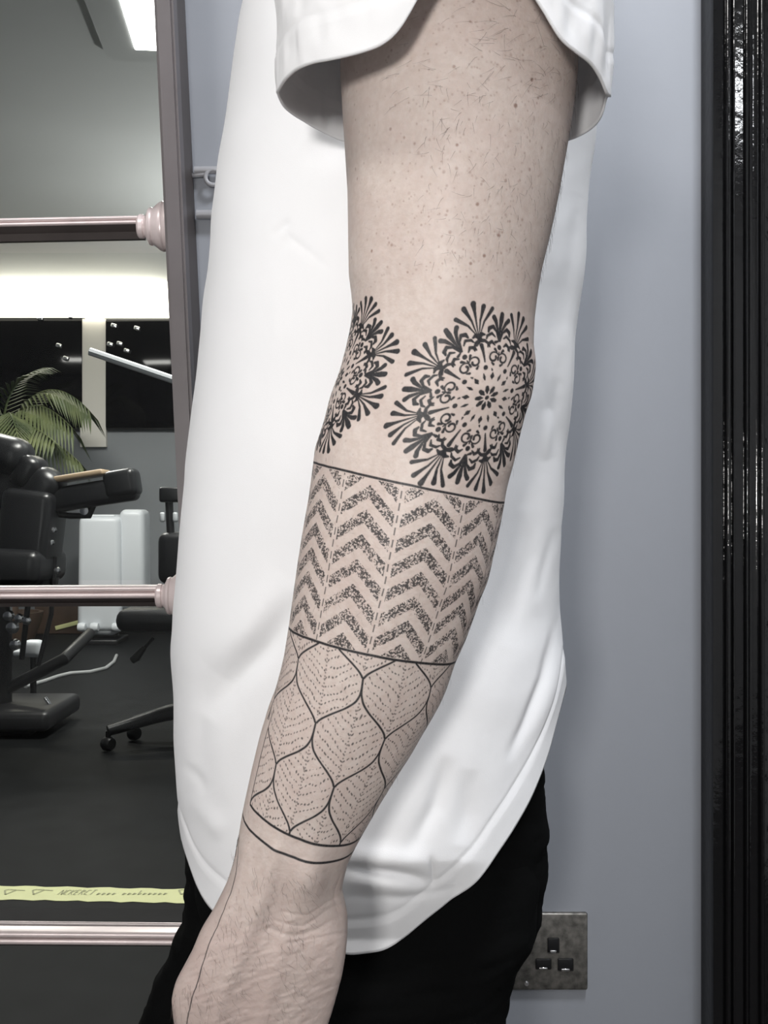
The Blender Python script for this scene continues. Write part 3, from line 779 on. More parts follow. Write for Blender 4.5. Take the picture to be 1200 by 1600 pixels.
def mandala(th0, b0, R, Rc, rot, seed):
    """th0,b0 centre; R outer radius px; Rc arm radius px; rot: degrees anticlockwise from straight up"""
    r_ = random.Random(seed); loc = (th0, b0, Rc)
    def pol(r, deg_, off=0):           # radius, angle, sideways offset
        a = math.radians(deg_); return (-math.sin(a)*r*R-math.cos(a)*off*R, -math.cos(a)*r*R+math.sin(a)*off*R)
    def st(pl, rad, a=1.0): draw(pl, np.asarray(rad)*1.3 if hasattr(rad, '__len__') else rad*1.3, a, loc)
    st([(0, 0), (.1, 0)], 2.4)
    for k in range(9):
        an = rot+k*40
        st([pol(.05, an), pol(.085, an), pol(.115, an)], [.9, 2.6, 2.0])
    for k in range(16):
        an = rot+k*22.5+6
        st([pol(.205, an), pol(.235, an), pol(.275, an)], [.8, 2.5 if k % 2 else 1.7, .6])
        if k % 2: st([pol(.30, an, .012), pol(.315, an, .02)], [1.2, .7])
    for k in range(8):
        an = rot+k*45
        st([pol(.335, an), pol(.337, an)], 2.7)                                   # dot
        st([pol(.40, an), pol(.50, an), pol(.585, an)], [.9, 1.6, 2.6])           # match stroke
        for s in (-1, 1):                                                          # little volutes beside the match
            c0 = .635
            st([pol(c0, an, .012*s), pol(c0-.012, an, .055*s), pol(c0-.05, an, .085*s), pol(c0-.085, an, .07*s)], [2.4, 2.0, 1.6, 1.0])
            st([pol(.665, an, 0), pol(.70, an, .035*s), pol(.685, an, .075*s)], [2.2, 2.6, 1.2])
        st([pol(.66, an), pol(.69, an)], 3.0)
        # large fan
        tips = [(-21, .95, 1), (-11, 1.0, 1.25), (0, 1.03, 1.4), (11, 1.0, 1.2), (21, .94, 1)]
        for da, rr, w_ in tips:
            rr *= r_.uniform(.97, 1.02); base = pol(.715, an, -da*.0016)
            o = da/21.*.225
            p2 = pol(rr, an, -o)
            m1 = pol(.715+(rr-.715)*.5, an, -o*.36-da*.0008)
            st([base, m1, ((m1[0]+p2[0])/2-(0), (m1[1]+p2[1])/2), p2], [.7, 1.3, 2.0, 3.0*w_*.85])
        # fleur between the fans
        af = an+22.5
        st([pol(.55, af), pol(.552, af)], 2.9)
        for s in (-1, 1):
            st([pol(.50, af, .03*s), pol(.525, af, .055*s)], [1.1, 1.8])
            # spirals
            sp = [(.435+.058*math.cos(t)*(1-.10*t), (.060+.058*math.sin(t)*(1-.10*t))*s) for t in np.linspace(-1.9, 5.2, 18)]
            st([pol(a_, af, b_) for a_, b_ in sp], list(np.linspace(.8, 1.5, 18)))
            st([pol(.615, an+11.25+11.25*s, .02), pol(.60, an+11.25+11.25*s, .055)], [1.2, 1.8])
            # commas under the fleur
            st([pol(.57, af, .06*s), pol(.60, af, .10*s), pol(.575, af, .135*s), pol(.54, af, .125*s)], [1.0, 2.0, 1.9, 1.0])
            # hooks at the sides
            st([pol(.62, af, .01*s), pol(.72, af, .045*s), pol(.765, af, .10*s), pol(.74, af, .145*s), pol(.70, af, .15*s)], [.8, 1.4, 2.2, 2.5, 1.4])
            st([pol(.63, af, .01*s), pol(.74, af, .03*s), pol(.83, af, .075*s), pol(.865, af, .11*s)], [.8, 1.5, 2.5, 2.9])
        st([pol(.47, af), pol(.50, af)], [1.2, .8])
        for s in (-1, 1):
            st([pol(.36, af, .045*s), pol(.375, af, .07*s)], [1.6, 1.0])
            st([pol(.66, af, .06*s), pol(.69, af, .105*s), pol(.655, af, .16*s), pol(.62, af, .17*s)], [1.0, 1.7, 1.7, 1.0])
        st([pol(.62, af), pol(.74, af), pol(.85, af), pol(.915, af)], [1.0, 1.7, 3.4, 3.0])

t0, m0 = inv(757, 622)
Rel = 152
mandala(t0, m0, 133, Rel, 17, 1)
t1, m1 = inv(530, 588)
mandala(math.radians(-73), 596, 117, Rel*.95, 20, 2)
mandala(math.radians(160), 620, 122, Rel, 5, 3)
# line down the thumb side of the hand
hp = [inv(x, y) for x, y in ((374, 1305), (373, 1340), (371, 1365), (362, 1400), (347, 1445), (332, 1490), (320, 1540), (308, 1575), (298, 1612), (290, 1640))]
for (ta, ba), (tb, bb2) in zip(hp, hp[1:]):
    Rl = float(np.interp((ba+bb2)/2, brow, ww))
    draw([(0, 0), ((tb-ta)*Rl, bb2-ba)], 1.25, .9, (ta, ba, Rl))
lp = [inv(x, y) for x, y in ((780, 800), (769, 845), (757, 900), (742, 950))]
for (ta, ba), (tb, bb2) in zip(lp, lp[1:]):
    draw([(0, 0), ((tb-ta)*150, bb2-ba)], 1.0, .75, (ta, ba, 150))
ink *= .95+.05*vnoise(deg*1.2, BB/3, 60)

# freckles, redness
frk = np.zeros((NB, NT))
def freckle(th, b, r, a):
    i0, i1 = np.searchsorted(brow, (b-r-2, b+r+2)); R = float(np.interp(b, brow, ww))
    j0, j1 = np.searchsorted(tf, (th-(r+2)/R, th+(r+2)/R))
    if i1 <= i0 or j1 <= j0: return
    d = np.hypot((tf[j0:j1][None]-th)*R, brow[i0:i1][:, None]-b)
    frk[i0:i1, j0:j1] = np.maximum(frk[i0:i1, j0:j1], a*np.clip(.5+(r-d)/1.6, 0, 1))
for _ in range(900):
    b = rng.uniform(0, 470); th = rng.normal(.25, .75)
    freckle(th, b, rng.choice([1.0, 1.3, 1.7, 2.3], p=[.5, .3, .15, .05]), rng.uniform(.2, .62))
for _ in range(500):
    freckle(rng.uniform(-1.7, 1.7), rng.uniform(470, 1600), rng.choice([1.0, 1.3, 1.7]), rng.uniform(.1, .3))
for px, py, r in ((804, 166, 3.2), (745, 320, 2.4), (778, 368, 2.4), (756, 400, 2.4), (580, 392, 2.2), (735, 412, 2.2), (830, 125, 2.6), (714, 228, 2.0)):
    th, b = inv(px, py); freckle(th, b, r, .8)
red = .45*np.clip((BB-1280)/200, 0, 1)+.35*(vnoise(deg/18, BB/45, 71)-.5)+.25*np.exp(-((deg-40)/22)**2-((BB-905)/40)**2)
red = np.clip(red+.15, 0, 1)

# ---- assemble the whole body mesh: arm, hand, fingers, torso, legs
VA, QA = grid_mesh('arm', P_arm)
verts = [VA]; quads = [QA]; tris = []
nv = len(VA)
attr = [np.stack([ink.ravel(), frk.ravel(), red.ravel(), np.ones(nv)], -1)]
for row, flip in ((0, False), (NB-1, True)):      # caps
    cpt = P_arm[row].mean(0)[None]; ci = nv; verts.append(cpt); nv += 1; attr.append(np.array([[0, 0, .3, 1]]))
    k = np.arange(NT); k2 = (k+1) % NT; base = row*NT
    t = np.stack([np.full(NT, ci), base+k2, base+k], -1) if not flip else np.stack([np.full(NT, ci), base+k, base+k2], -1)
    tris.append(t)
def add_loft(rings, redness=.25, closed_ends=True):
    """rings: list of (center, axis_u, axis_v) -> appended to the body mesh"""
    global nv
    n = 28; a = np.linspace(0, 2*PI, n, endpoint=False)
    P = np.stack([np.array(c)[None]+np.cos(a)[:, None]*np.array(u)[None]+np.sin(a)[:, None]*np.array(v)[None] for c, u, v in rings])
    V, Q = grid_mesh('x', P); verts.append(V); quads.append(Q+nv)
    base = nv; nv += len(V); attr.append(np.tile([0, 0, redness, 1], (len(V), 1)))
    for row, flip in ((0, 0), (len(rings)-1, 1)):
        verts.append(P[row].mean(0)[None]); attr.append(np.array([[0, 0, redness, 1]]))
        k = np.arange(n); k2 = (k+1) % n; b = base+row*n
        tris.append(np.stack([np.full(n, nv), b+k2, b+k], -1) if not flip else np.stack([np.full(n, nv), b+k, b+k2], -1)); nv += 1
def add_limb(pts, rad, fl=1.0, redness=.4):
    rings = []; pts = [Vector(p) for p in pts]
    # resample for smooth bends
    sp = []; sr = []
    for i in range(len(pts)-1):
        for k in range(6):
            t = k/6; p0 = pts[max(i-1, 0)]; p1 = pts[i]; p2 = pts[i+1]; p3 = pts[min(i+2, len(pts)-1)]
            sp.append(.5*((2*p1)+(-p0+p2)*t+(2*p0-5*p1+4*p2-p3)*t*t+(-p0+3*p1-3*p2+p3)*t**3)); sr.append(rad[i]+(rad[i+1]-rad[i])*t)
    sp.append(pts[-1]); sr.append(rad[-1])
    tl = (sp[-1]-sp[-2]).normalized()
    for k in (.5, .85, 1.0): sp.append(pts[-1]+tl*rad[-1]*k); sr.append(rad[-1]*math.sqrt(max(.02, 1-k*k)))
    for i, p in enumerate(sp):
        t = (sp[min(i+1, len(sp)-1)]-sp[max(i-1, 0)]).normalized()
        u = Vector((1, 0, 0)); u = (u-t*u.dot(t)).normalized(); v = t.cross(u)
        rings.append((p, u*sr[i], v*sr[i]*fl))
    add_loft(rings, redness)
# fingers of the near hand (below the picture): index (front) to little finger, thumb at the front side
def hp3(px, py, dy=0): 
    v = W(px, py, YC); v.y += dy; return v
add_limb([hp3(318, 1660), hp3(300, 1770, -.004), hp3(290, 1850, .004), hp3(292, 1915, .02)], [.0115, .0098, .0088, .0074])
add_limb([hp3(358, 1680), hp3(342, 1800, -.004), hp3(334, 1890, .006), hp3(338, 1958, .024)], [.0115, .0100, .0090, .0075])
add_limb([hp3(402, 1680), hp3(388, 1795, -.003), hp3(382, 1880, .008), hp3(386, 1942, .026)], [.0110, .0095, .0086, .0072])
add_limb([hp3(446, 1660), hp3(436, 1755, -.001), hp3(430, 1822, .008), hp3(432, 1875, .022)], [.0100, .0086, .0076, .0064])
add_limb([hp3(325, 1610, .010), hp3(270, 1680, .018), hp3(252, 1740, .024), hp3(256, 1800, .028)], [.013, .0125, .0105, .0085])
# torso, neck
TD = .80
def tor(z, x0, x1, y0, y1): return (((x0+x1)/2, (y0+y1)/2, z), ((x1-x0)/2, 0, 0), (0, (y1-y0)/2, 0))
add_loft([tor(.80, -.09, .08, .71, .90), tor(.95, -.10, .095, .69, .91), tor(1.1, -.11, .115, .68, .92), tor(1.25, -.10, .13, .665, .935), tor(1.36, -.085, .125, .655, .945), tor(1.42, -.05, .10, .69, .91), tor(1.46, -.035, .075, .745, .855), tor(1.52, -.035, .07, .748, .852)])
# far arm, hand tucked behind the hip
add_limb([(.03, .93, 1.38), (.04, 1.0, 1.26), (.05, 1.03, 1.05), (.02, 1.02, .9), (-.02, .99, .78), (-.03, .975, .71)], [.05, .052, .044, .038, .028, .03], 1, .3)
# legs inside the trousers
add_limb([(.0, .80, .85), (.0, .775, .6), (.0, .73, .35), (.0, .70, .09)], [.04, .042, .038, .034])
add_limb([(-.04, .85, .85), (-.10, .87, .6), (-.15, .88, .35), (-.19, .89, .09)], [.05, .05, .04, .034])

V = np.concatenate(verts); Q = np.concatenate(quads); T = np.concatenate(tris)
me = np_mesh('person', V, Q, T)
ca = me.color_attributes.new('marks', 'FLOAT_COLOR', 'POINT')
ca.data.foreach_set('color', np.concatenate(attr).astype(np.float32).ravel())

def skin_mat():
    m = mat('skin', (.62, .47, .405), .5, spec=.35, sss=.06)
    nt = m.node_tree; b = nt.nodes['Principled BSDF']
    at_ = nt.nodes.new('ShaderNodeVertexColor'); at_.layer_name = 'marks'
    sp = nt.nodes.new('ShaderNodeSeparateColor'); nt.links.new(at_.outputs['Color'], sp.inputs['Color'])
    tc = nt.nodes.new('ShaderNodeTexCoord')
    n1 = nt.nodes.new('ShaderNodeTexNoise'); n1.inputs['Scale'].default_value = 260; n1.inputs['Detail'].default_value = 5
    n2 = nt.nodes.new('ShaderNodeTexNoise'); n2.inputs['Scale'].default_value = 35; n2.inputs['Detail'].default_value = 4
    for n in (n1, n2): nt.links.new(tc.outputs['Object'], n.inputs['Vector'])
    def mix(fac, c1, c2, f=None):
        x = nt.nodes.new('ShaderNodeMix'); x.data_type = 'RGBA'
        if f is not None: x.inputs[0].default_value = f
        if fac: nt.links.new(fac, x.inputs[0])
        for s, c in ((6, c1), (7, c2)):
            if isinstance(c, tuple): x.inputs[s].default_value = (*c, 1)
            else: nt.links.new(c, x.inputs[s])
        return x.outputs[2]
    base = mix(n2.outputs['Fac'], (.53, .455, .415), (.64, .56, .515))
    rmp = nt.nodes.new('ShaderNodeMapRange'); rmp.inputs[1].default_value = .35; rmp.inputs[2].default_value = .75; rmp.inputs[4].default_value = .42
    nt.links.new(n1.outputs['Fac'], rmp.inputs[0])
    base = mix(rmp.outputs[0], base, (.42, .32, .275))
    base = mix(sp.outputs[2], base, (.46, .355, .325))
    base = mix(sp.outputs[1], base, (.23, .135, .105))
    base = mix(sp.outputs[0], base, (.010, .011, .014))
    nt.links.new(base, b.inputs['Base Color'])
    bp = nt.nodes.new('ShaderNodeBump'); bp.inputs['Strength'].default_value = .25; bp.inputs['Distance'].default_value = .0006
    n3 = nt.nodes.new('ShaderNodeTexNoise'); n3.inputs['Scale'].default_value = 700; n3.inputs['Detail'].default_value = 3
    nt.links.new(tc.outputs['Object'], n3.inputs['Vector']); nt.links.new(n3.outputs['Fac'], bp.inputs['Height']); nt.links.new(bp.outputs['Normal'], b.inputs['Normal'])
    return m
M_skin = skin_mat()
person = put('person', me, M_skin, None, True)
tag(person, 'person in white t-shirt and black trousers, patterned tattoos covering the hanging arm', 'person')

# ---- arm hair (uncountable)
bm = bmesh.new()
def surf(px, py):
    th, b = inv(px, py); i = min(NB-1, int(np.searchsorted(brow, b))); j = min(NT-1, int(np.searchsorted(tf, th)))
    return surf_ij(i, j)
def surf_ij(i, j):
    p = Vector(P_arm[i, j]); n = Vector((float(ex[i, j])/max(1e-4, ww[i]/F*YC), -float(ey[i, j])/hh[i], 0)).normalized()
    return p, n
def hair(p, n, dirv, L, curl, r=.00007):
    d = (dirv-n*dirv.dot(n)).normalized()
    side = n.cross(d).normalized()
    pts = [p-n*.0003, p+n*L*.07+d*L*.25, p+n*L*.10+d*L*.6+side*curl*L*.15, p+n*L*.09+d*L+side*curl*L*.4]
    bm_tube(bm, pts, [r, r, r*.8, r*.3], 3, False)
hr = random.Random(3)
def scatter(n, b0, b1, t0, t1, L0, L1, down, spread, r=.00007):
    for _ in range(n):
        b = hr.uniform(b0, b1); th = math.radians(hr.uniform(t0, t1))
        i = int(np.searchsorted(brow, b)); j = int(np.searchsorted(tf, th))
        p, nn = surf_ij(i, j)
        a = hr.gauss(down, spread)
        hair(p, nn, Vector((math.sin(a), 0, -math.cos(a))), hr.uniform(L0, L1), hr.uniform(-1, 1), r)
scatter(110, 20, 200, 5, 80, .007, .015, -1.2, .4, .00005)
scatter(40, 60, 230, -40, 30, .005, .011, -1.3, .5, .000045)
scatter(240, 200, 450, -20, 85, .003, .008, -.3, .6, .00005)
scatter(50, 280, 430, 80, 100, .004, .008, -.2, .5, .00005)
scatter(130, 1290, 1400, -100, -75, .004, .009, -.5, .5, .00005)
scatter(420, 1330, 1600, -85, 30, .004, .009, .35, .35, .00004)
scatter(120, 700, 1250, -85, 85, .003, .006, .1, .6, .00004)
h_ = bm_done(bm, 'arm_hair', M_hair, person); tag(h_, kind='stuff')

# ---- t-shirt body
SL = [(-400, 520), (-300, 455), (-200, 425), (-100, 405), (0, 394), (67, 378), (133, 364), (200, 355), (283, 343), (340, 338), (400, 332), (500, 321), (600, 311), (700, 300), (800, 289), (900, 281), (950, 276.5), (1000, 274), (1050, 276), (1100, 278), (1150, 279.5), (1200, 282), (1250, 287), (1300, 292), (1600, 293)]
SR = [(-400, 790), (-300, 850), (-200, 890), (-100, 912), (0, 922), (100, 926), (215, 925), (300, 917), (400, 910), (450, 905), (500, 897.5), (540, 892), (600, 889), (660, 884), (700, 880), (750, 876.6), (800, 875), (850, 873), (900, 871), (950, 870), (975, 873), (1000, 876.5), (1050, 880), (1100, 880), (1600, 880)]
HEM = [(250, 1270), (284, 1290), (293, 1330), (296, 1345), (305, 1370), (317, 1400), (335, 1420), (360, 1442), (420, 1490), (480, 1512), (540, 1522), (600, 1515), (630, 1501), (650, 1485), (667, 1467), (700, 1432), (727, 1400), (745, 1383), (763, 1350), (797, 1300), (827, 1250), (848, 1200), (863, 1150), (874, 1100), (882, 1050), (920, 1020)]
SHY0, SHY1 = .655, .955
def shirt_pt(phi, b):
    """phi 0 = towards the camera, +90 = right of the picture; b = height coordinate at depth TD"""
    l = gsmooth(SL, b, 9); r = gsmooth(SR, b, 9)
    xc = ((l+r)/2-600)/F*TD; hx = (r-l)/2/F*TD*.985
    e = .86
    top = np.clip((-b-60)/300, 0, 1)                 # shoulders close in towards the neck
    sx = np.sign(np.sin(phi))*np.abs(np.sin(phi))**e; sy = np.sign(np.cos(phi))*np.abs(np.cos(phi))**e
    hy = (SHY1-SHY0)/2*(1-.62*top**1.6)
    yc_ = (SHY0+SHY1)/2
    return xc+hx*sx, yc_-hy*sy, CAMZ+(800-b)/F*TD
NP_ = 460
phi = np.concatenate([np.linspace(-PI*.56, PI*.56, 380), np.linspace(PI*.56, 2*PI-PI*.56, 82)[1:-1]]); NPH = len(phi)
bh = np.full(NPH, 1400.0)
hemx = np.array(HEM, float)
for _ in range(40):
    x, y, z = shirt_pt(phi, bh)
    px = 600+F*x/np.where(np.cos(phi) > 0, y, 2*((SHY0+SHY1)/2)-y)
    pyh = gsmooth(HEM, px, 9)
    ynear = np.where(np.cos(phi) > 0, y, 2*((SHY0+SHY1)/2)-y)
    zt = CAMZ+(800-pyh)/F*ynear
    bn_ = 800+(CAMZ-zt)*F/TD
    bh = bh*.5+bn_*.5
MR = 430
s = np.linspace(0, 1, MR)[:, None]
Bs = -400+(bh[None]+400)*s
Xs, Ys, Zs = shirt_pt(np.broadcast_to(phi[None], Bs.shape), Bs)
SPX = 600+F*Xs/Ys; SPY = 800-F*(Zs-CAMZ)/Ys
Dn = np.zeros_like(Xs)
fr = np.clip(np.cos(phi)[None]*2.5, 0, 1)
def sridge(pts, wd, amp, fadeend=True):
    pts = np.array(pts, float); x, y = SPX, SPY
    best = np.full_like(x, 1e9); tb = np.zeros_like(x); n = len(pts)-1
    for k, ((x0, y0), (x1, y1)) in enumerate(zip(pts, pts[1:])):
        dx, dy = x1-x0, y1-y0; L = dx*dx+dy*dy
        t = np.clip(((x-x0)*dx+(y-y0)*dy)/L, 0, 1); d = np.hypot(x-x0-t*dx, y-y0-t*dy)
        m = d < best; best = np.where(m, d, best); tb = np.where(m, (k+t)/n, tb)
    e = np.sin(PI*np.clip(tb, .0, 1))**1.0 if fadeend else 1
    return amp*np.exp(-.5*(best/wd)**2)*e
SD = Dn
SD = SD + sridge([(470, 930), (415, 1010), (360, 1070), (325, 1120)], 17, -.0075)
SD = SD + sridge([(450, 900), (390, 980), (330, 1040)], 22, .0042)
SD = SD + sridge([(330, 1040), (318, 1130), (312, 1210)], 9, -.0016) + sridge([(372, 1090), (352, 1180), (350, 1260)], 14, .0020)
SD = SD + sridge([(290, 1190), (315, 1215), (325, 1240)], 6, -.0012) + sridge([(300, 1240), (340, 1290), (360, 1300)], 10, .0016)
SD = SD + sridge([(868, 960), (845, 1060), (820, 1130), (790, 1190)], 6, -.0034) + sridge([(880, 1000), (855, 1090), (830, 1160)], 8, .0018)
SD = SD + sridge([(865, 820), (850, 880), (835, 940)], 6, -.0014) + sridge([(815, 800), (822, 870), (800, 960), (795, 1010)], 12, -.0014)
SD = SD + sridge([(700, 1180), (680, 1260), (635, 1345)], 10, -.0034) + sridge([(735, 1200), (728, 1270), (720, 1320)], 13, -.0026)
SD = SD - .030*np.clip((SPY-1345)/150, 0, 1)**1.1*np.clip((SPX-430)/60, 0, 1)*np.clip((775-SPX)/60, 0, 1)
SD = SD + sridge([(520, 1352), (580, 1362), (640, 1372), (690, 1388)], 8, -.0050) + sridge([(520, 1376), (600, 1386), (680, 1398)], 10, .0030) + sridge([(520, 1330), (600, 1340), (680, 1350)], 12, .0030)
SD = SD + sridge([(670, 1335), (678, 1360), (684, 1392)], 3, -.0028)
SD = SD + sridge([(520, 1408), (640, 1412), (735, 1388)], 6, -.0016)
SD = SD + sridge([(425, 372), (446, 352), (455, 345)], 4, -.0012) + sridge([(420, 420), (445, 385), (452, 372), (490, 400), (520, 425)], 5, -.0012) + sridge([(438, 420), (432, 520), (415, 600)], 9, .0010)
SD = SD + sridge([(905, 300), (890, 420), (880, 520)], 8, -.0016) + sridge([(875, 540), (862, 640), (866, 740)], 7, -.0014) + sridge([(855, 640), (848, 720)], 8, .0014)
SD = SD + sridge([(540, 235), (510, 235), (480, 215)], 18, -.0030)
SD = SD + (vnoise(SPX/75, SPY/150, 81)-.5)*.0030 + (vnoise((SPX+SPY*.5)/30, (SPY-SPX*.4)/60, 82)-.5)*.0006 + (vnoise(SPX/10, SPY/14, 83)-.5)*.00010
# hem band: turned-up fabric, a groove about 2.6 cm above the edge
hz = (bh[None]-Bs)*TD/F
SD = SD + .0008*(1/(1+np.exp((hz-.026)/.0008))) - .0010*np.exp(-.5*((hz-.0265)/.0016)**2) - .0006*np.exp(-.5*((hz-.023)/.0008)**2)
SD = SD*fr + (1-fr)*(vnoise(phi[None]*6+0*Bs, Bs/60, 84)-.5)*.004
nxs = np.sin(phi)[None]; nys = -np.cos(phi)[None]
Xs = Xs+SD*nxs; Ys = Ys+SD*nys
Vs, Qs = grid_mesh('t', np.stack([Xs, Ys, Zs+0*Xs], -1))
ts = put('t_shirt', np_mesh('t_shirt', Vs, Qs), M_cloth, person, True)
sm = ts.modifiers.new('thickness', 'SOLIDIFY'); sm.thickness = .0011; sm.offset = -1
tag(ts, 'white cotton t-shirt with long curved hem')

# ---- sleeve of the near arm
HN = [(437.5, 147), (441, 136), (447, 127), (465, 110), (490, 100), (520, 95), (557, 87), (595, 75), (620, 57), (640, 27), (652, 0), (675, -40), (710, -75), (745, -85), (785, -70), (812, -38), (833, 0), (854, 30), (870, 62), (900, 86), (920, 100), (932, 118), (941, 136), (943.6, 152)]
HF = [(437.5, 147), (445, 167), (465, 182), (495, 200), (537, 221), (620, 232), (715, 236), (810, 232), (888, 220), (912, 208), (930, 194), (940, 176), (943.6, 156)]
scx = (690.5-600)/F*YC; srx = (943.6-437.5)/2/F*YC; sry = .090
def sleeve_side(NTh, far=False, mirror=None):
    th = np.linspace(-PI, PI, NTh, endpoint=False)
    x = scx+srx*np.sin(th); y = YC-sry*np.cos(th)
    px = 600+F*x/y
    pn = gsmooth(HN, px, 2.5); pf_ = gsmooth(HF, px, 3)
    zh = np.where(np.cos(th) >= 0, CAMZ+(800-pn)/F*y, CAMZ+(800-pf_)/F*y)
    # smooth round the ring
    k = np.exp(-.5*(np.arange(-6, 7)/2.2)**2); k /= k.sum()
    zh = np.convolve(np.concatenate([zh[-6:], zh, zh[:6]]), k, 'valid')
    return th, zh
NSL = 360
th, zh = sleeve_side(NSL)
MS = 150; u = np.linspace(0, 1, MS)[:, None]
ztop = 1.445
Zl = zh[None]+(ztop-zh[None])*u
hgt = Zl-1.23
rx = np.interp(hgt, [-.03, .0, .07, .12, .17, .20, .216], [srx, srx, .0925, .090, .072, .045, .004])
ry = np.interp(hgt, [-.03, .0, .07, .12, .17, .20, .216], [sry, sry, .094, .088, .070, .045, .004])
cy = np.interp(hgt, [0, .06, .12, .216], [YC, YC+.005, .59, .66]); cx = np.interp(hgt, [0, .08, .216], [scx, scx+.001, .03])
hs = Zl-zh[None]
wob = (vnoise(th[None]*4.2+0*Zl, Zl*30, 91)-.5)*.006*np.clip(hs/.03, 0, 1)+(vnoise(th[None]*13+0*Zl, Zl*60, 92)-.5)*.0020*np.clip(hs/.01, 0, 1)
band_ = .0004/(1+np.exp((hs-.0225)/.0012))-.0006*np.exp(-.5*((hs-.0232)/.0011)**2)-.0005*np.exp(-.5*((hs-.0205)/.0006)**2)
rr = wob+band_
Xl = cx+(rx+rr)*np.sin(th)[None]; Yl = cy-(ry+rr)*np.cos(th)[None]
Vl, Ql = grid_mesh('s', np.stack([Xl, Yl, Zl], -1))
sl = put('sleeve', np_mesh('sleeve', Vl, Ql[:, ::-1]), M_sleeve, ts, True)
sm = sl.modifiers.new('thickness', 'SOLIDIFY'); sm.thickness = .0012; sm.offset = -1
# stitched seam row on the sleeve hem
bm = bmesh.new()
tt_ = np.linspace(-PI*.5, PI*.5, 330)
for k in range(0, len(tt_)-1, 2):
    def spt(t):
        i = int(round((t+PI)/(2*PI)*NSL)) % NSL; z = zh[i]+.0232
        r = np.argmin(np.abs(Zl[:, i]-z)); return Vector((Xl[r, i], Yl[r, i], z))+Vector((math.sin(t), -math.cos(t), 0))*.0003
    bm_tube(bm, [spt(tt_[k]), spt(tt_[k]*.35+tt_[k+1]*.65)], .00022, 4, False)
st_ = bm_done(bm, 'stitching', mat('stitch_thread', (.6, .6, .63), .8), ts); tag(st_, kind='stuff')
# far sleeve and collar
bm = bmesh.new()
rings = []
for z, r0_, yy in ((1.22, .084, 1.02), (1.25, .086, 1.01), (1.30, .085, .985), (1.36, .075, .94), (1.42, .045, .90)):
    rings.append([bm.verts.new((.035+r0_*math.sin(2*PI*k/40), yy-r0_*math.cos(2*PI*k/40), z)) for k in range(40)])
for a_, b_ in zip(rings, rings[1:]):
    for k in range(40): bm.faces.new((a_[k], a_[(k+1) % 40], b_[(k+1) % 40], b_[k]))
so = bm_done(bm, 'sleeve', M_sleeve, ts, 60)
sm = so.modifiers.new('thickness', 'SOLIDIFY'); sm.thickness = .0012; sm.offset = -1
bm = bmesh.new()
xx, yy, zz = shirt_pt(np.linspace(0, 2*PI, 41), np.full(41, -392.0))
bm_tube(bm, [(a_, b_, zz[0]) for a_, b_ in zip(xx, yy)], .008, 8, False); bm_done(bm, 'collar', M_cloth, ts, 60)

# ---- trousers
TRL = [(1000, 300), (1200, 300), (1300, 293), (1340, 293), (1400, 293), (1420, 287), (1450, 277), (1480, 267), (1520, 249), (1560, 233), (1600, 218), (1700, 190), (1900, 160), (2100, 150), (2440, 150)]
def leg_mesh(rows, yc_fun, hy_fun, lf, rf, d, seed, n=96, amp=.003):
    th = np.linspace(-PI, PI, n, endpoint=False)
    b = np.asarray(rows, float)
    l = gsmooth(lf, b, 8); r = gsmooth(rf, b, 8)
    xc = ((l+r)/2-600)/F*d; hx = (r-l)/2/F*d
    z = CAMZ+(800-b)/F*d
    e = .9
    sx = np.sign(np.sin(th))*np.abs(np.sin(th))**e; cy_ = np.sign(np.cos(th))*np.abs(np.cos(th))**e
    D_ = (vnoise(th[None]*3+0*b[:, None], b[:, None]/22, seed)-.5)*amp+(vnoise(th[None]*7+b[:, None]/60, b[:, None]/9, seed+1)-.5)*amp*.4
    Xp = xc[:, None]+(hx[:, None]+D_)*sx[None]; Yp = yc_fun(b)[:, None]-(hy_fun(b)[:, None]+D_)*cy_[None]
    return np.stack([Xp, Yp, np.broadcast_to(z[:, None], Xp.shape)], -1)
cb = lambda v: (lambda b: np.full_like(b, v))
pel = leg_mesh(np.arange(1000, 1450, 4), cb(.815), cb(.112),
               [(1000, 315), (1300, 306), (1340, 302), (1400, 304), (1450, 320)],
               [(1000, 830), (1100, 840), (1180, 846), (1250, 854), (1300, 858), (1350, 857), (1400, 852), (1450, 841)], TD, 101)
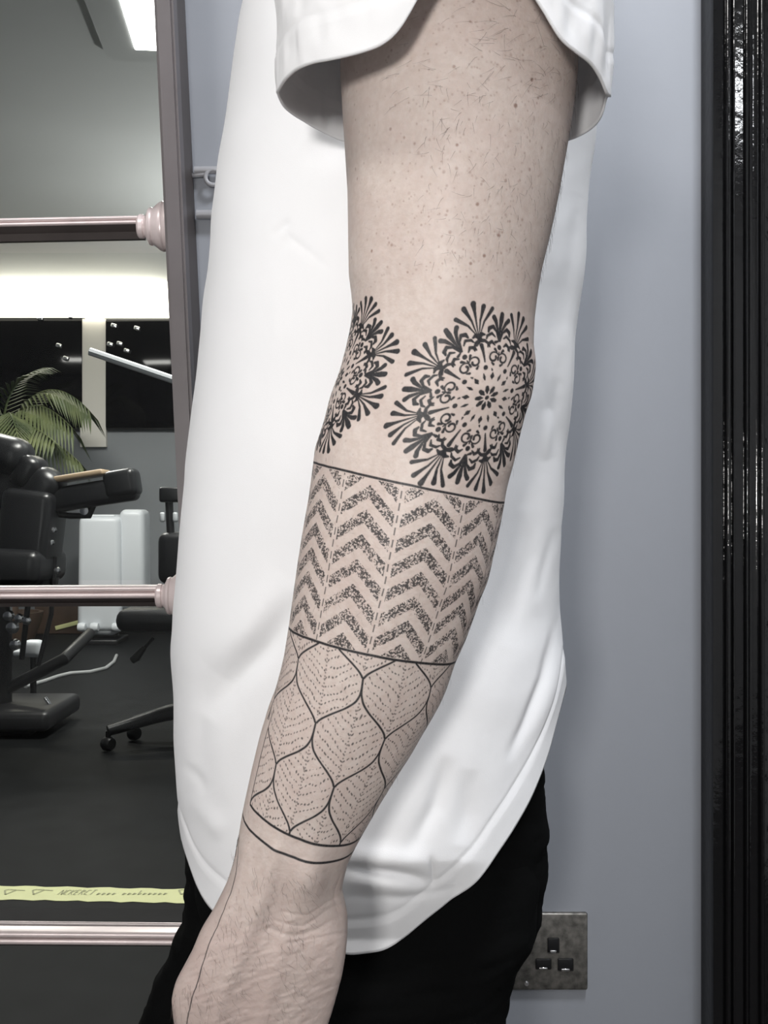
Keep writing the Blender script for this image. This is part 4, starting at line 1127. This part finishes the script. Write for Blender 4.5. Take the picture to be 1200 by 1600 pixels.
nl = leg_mesh(np.arange(1290, 2820, 5), lambda b: np.interp(b, [1290, 1500, 2820], [.785, .765, .70]), lambda b: np.interp(b, [1290, 1500, 2000, 2820], [.075, .074, .066, .06]),
              [(1290, 335), (1500, 335), (1700, 345), (2000, 400), (2820, 430)],
              [(1290, 838), (1400, 846), (1440, 842), (1470, 837), (1490, 826), (1503, 815), (1525, 808), (1540, 796), (1575, 794), (1600, 791), (1700, 780), (2000, 735), (2820, 690)], .757, 103, amp=.0025)
flg = leg_mesh(np.arange(1290, 2440, 5), lambda b: np.interp(b, [1290, 2440], [.865, .885]), lambda b: np.interp(b, [1290, 1500, 2000, 2440], [.08, .078, .065, .055]),
               [(1290, 300), (1340, 293), (1400, 292), (1420, 286), (1435, 284), (1450, 277), (1480, 266), (1500, 262), (1520, 249), (1560, 233), (1600, 218), (1700, 190), (1900, 165), (2100, 160), (2440, 165)],
               [(1290, 780), (1400, 700), (1600, 560), (1900, 420), (2440, 345)], .87, 107, amp=.005)
vv, qq = [], []; o_ = 0
for P in (pel, nl, flg):
    v_, q_ = grid_mesh('x', P); vv.append(v_); qq.append(q_+o_); o_ += len(v_)
tr = put('trousers', np_mesh('trousers', np.concatenate(vv), np.concatenate(qq)), M_denim, person, True)
tag(tr, 'black denim trousers')
def shoe(x, y):
    bm = bmesh.new(); rings = []
    for t, wd, h0, h1 in ((0, .018, .0, .05), (.06, .036, .0, .095), (.25, .04, .0, .10), (.45, .040, .0, .085), (.7, .046, .0, .06), (.9, .04, .0, .045), (1, .014, .0, .03)):
        xx = x+.07-.27*t
        rings.append([bm.verts.new((xx, y+wd*math.sin(2*PI*k/16), h0+(h1-h0)*(.5-.5*math.cos(2*PI*k/16)))) for k in range(16)])
    for a_, b_ in zip(rings, rings[1:]):
        for k in range(16): bm.faces.new((a_[k], a_[(k+1) % 16], b_[(k+1) % 16], b_[k]))
    bm.faces.new(rings[0]); bm.faces.new(rings[-1][::-1])
    return bm_done(bm, 'shoe', M_shoe, person, 50)
shoe(0.0, .70); shoe(-.19, .89)
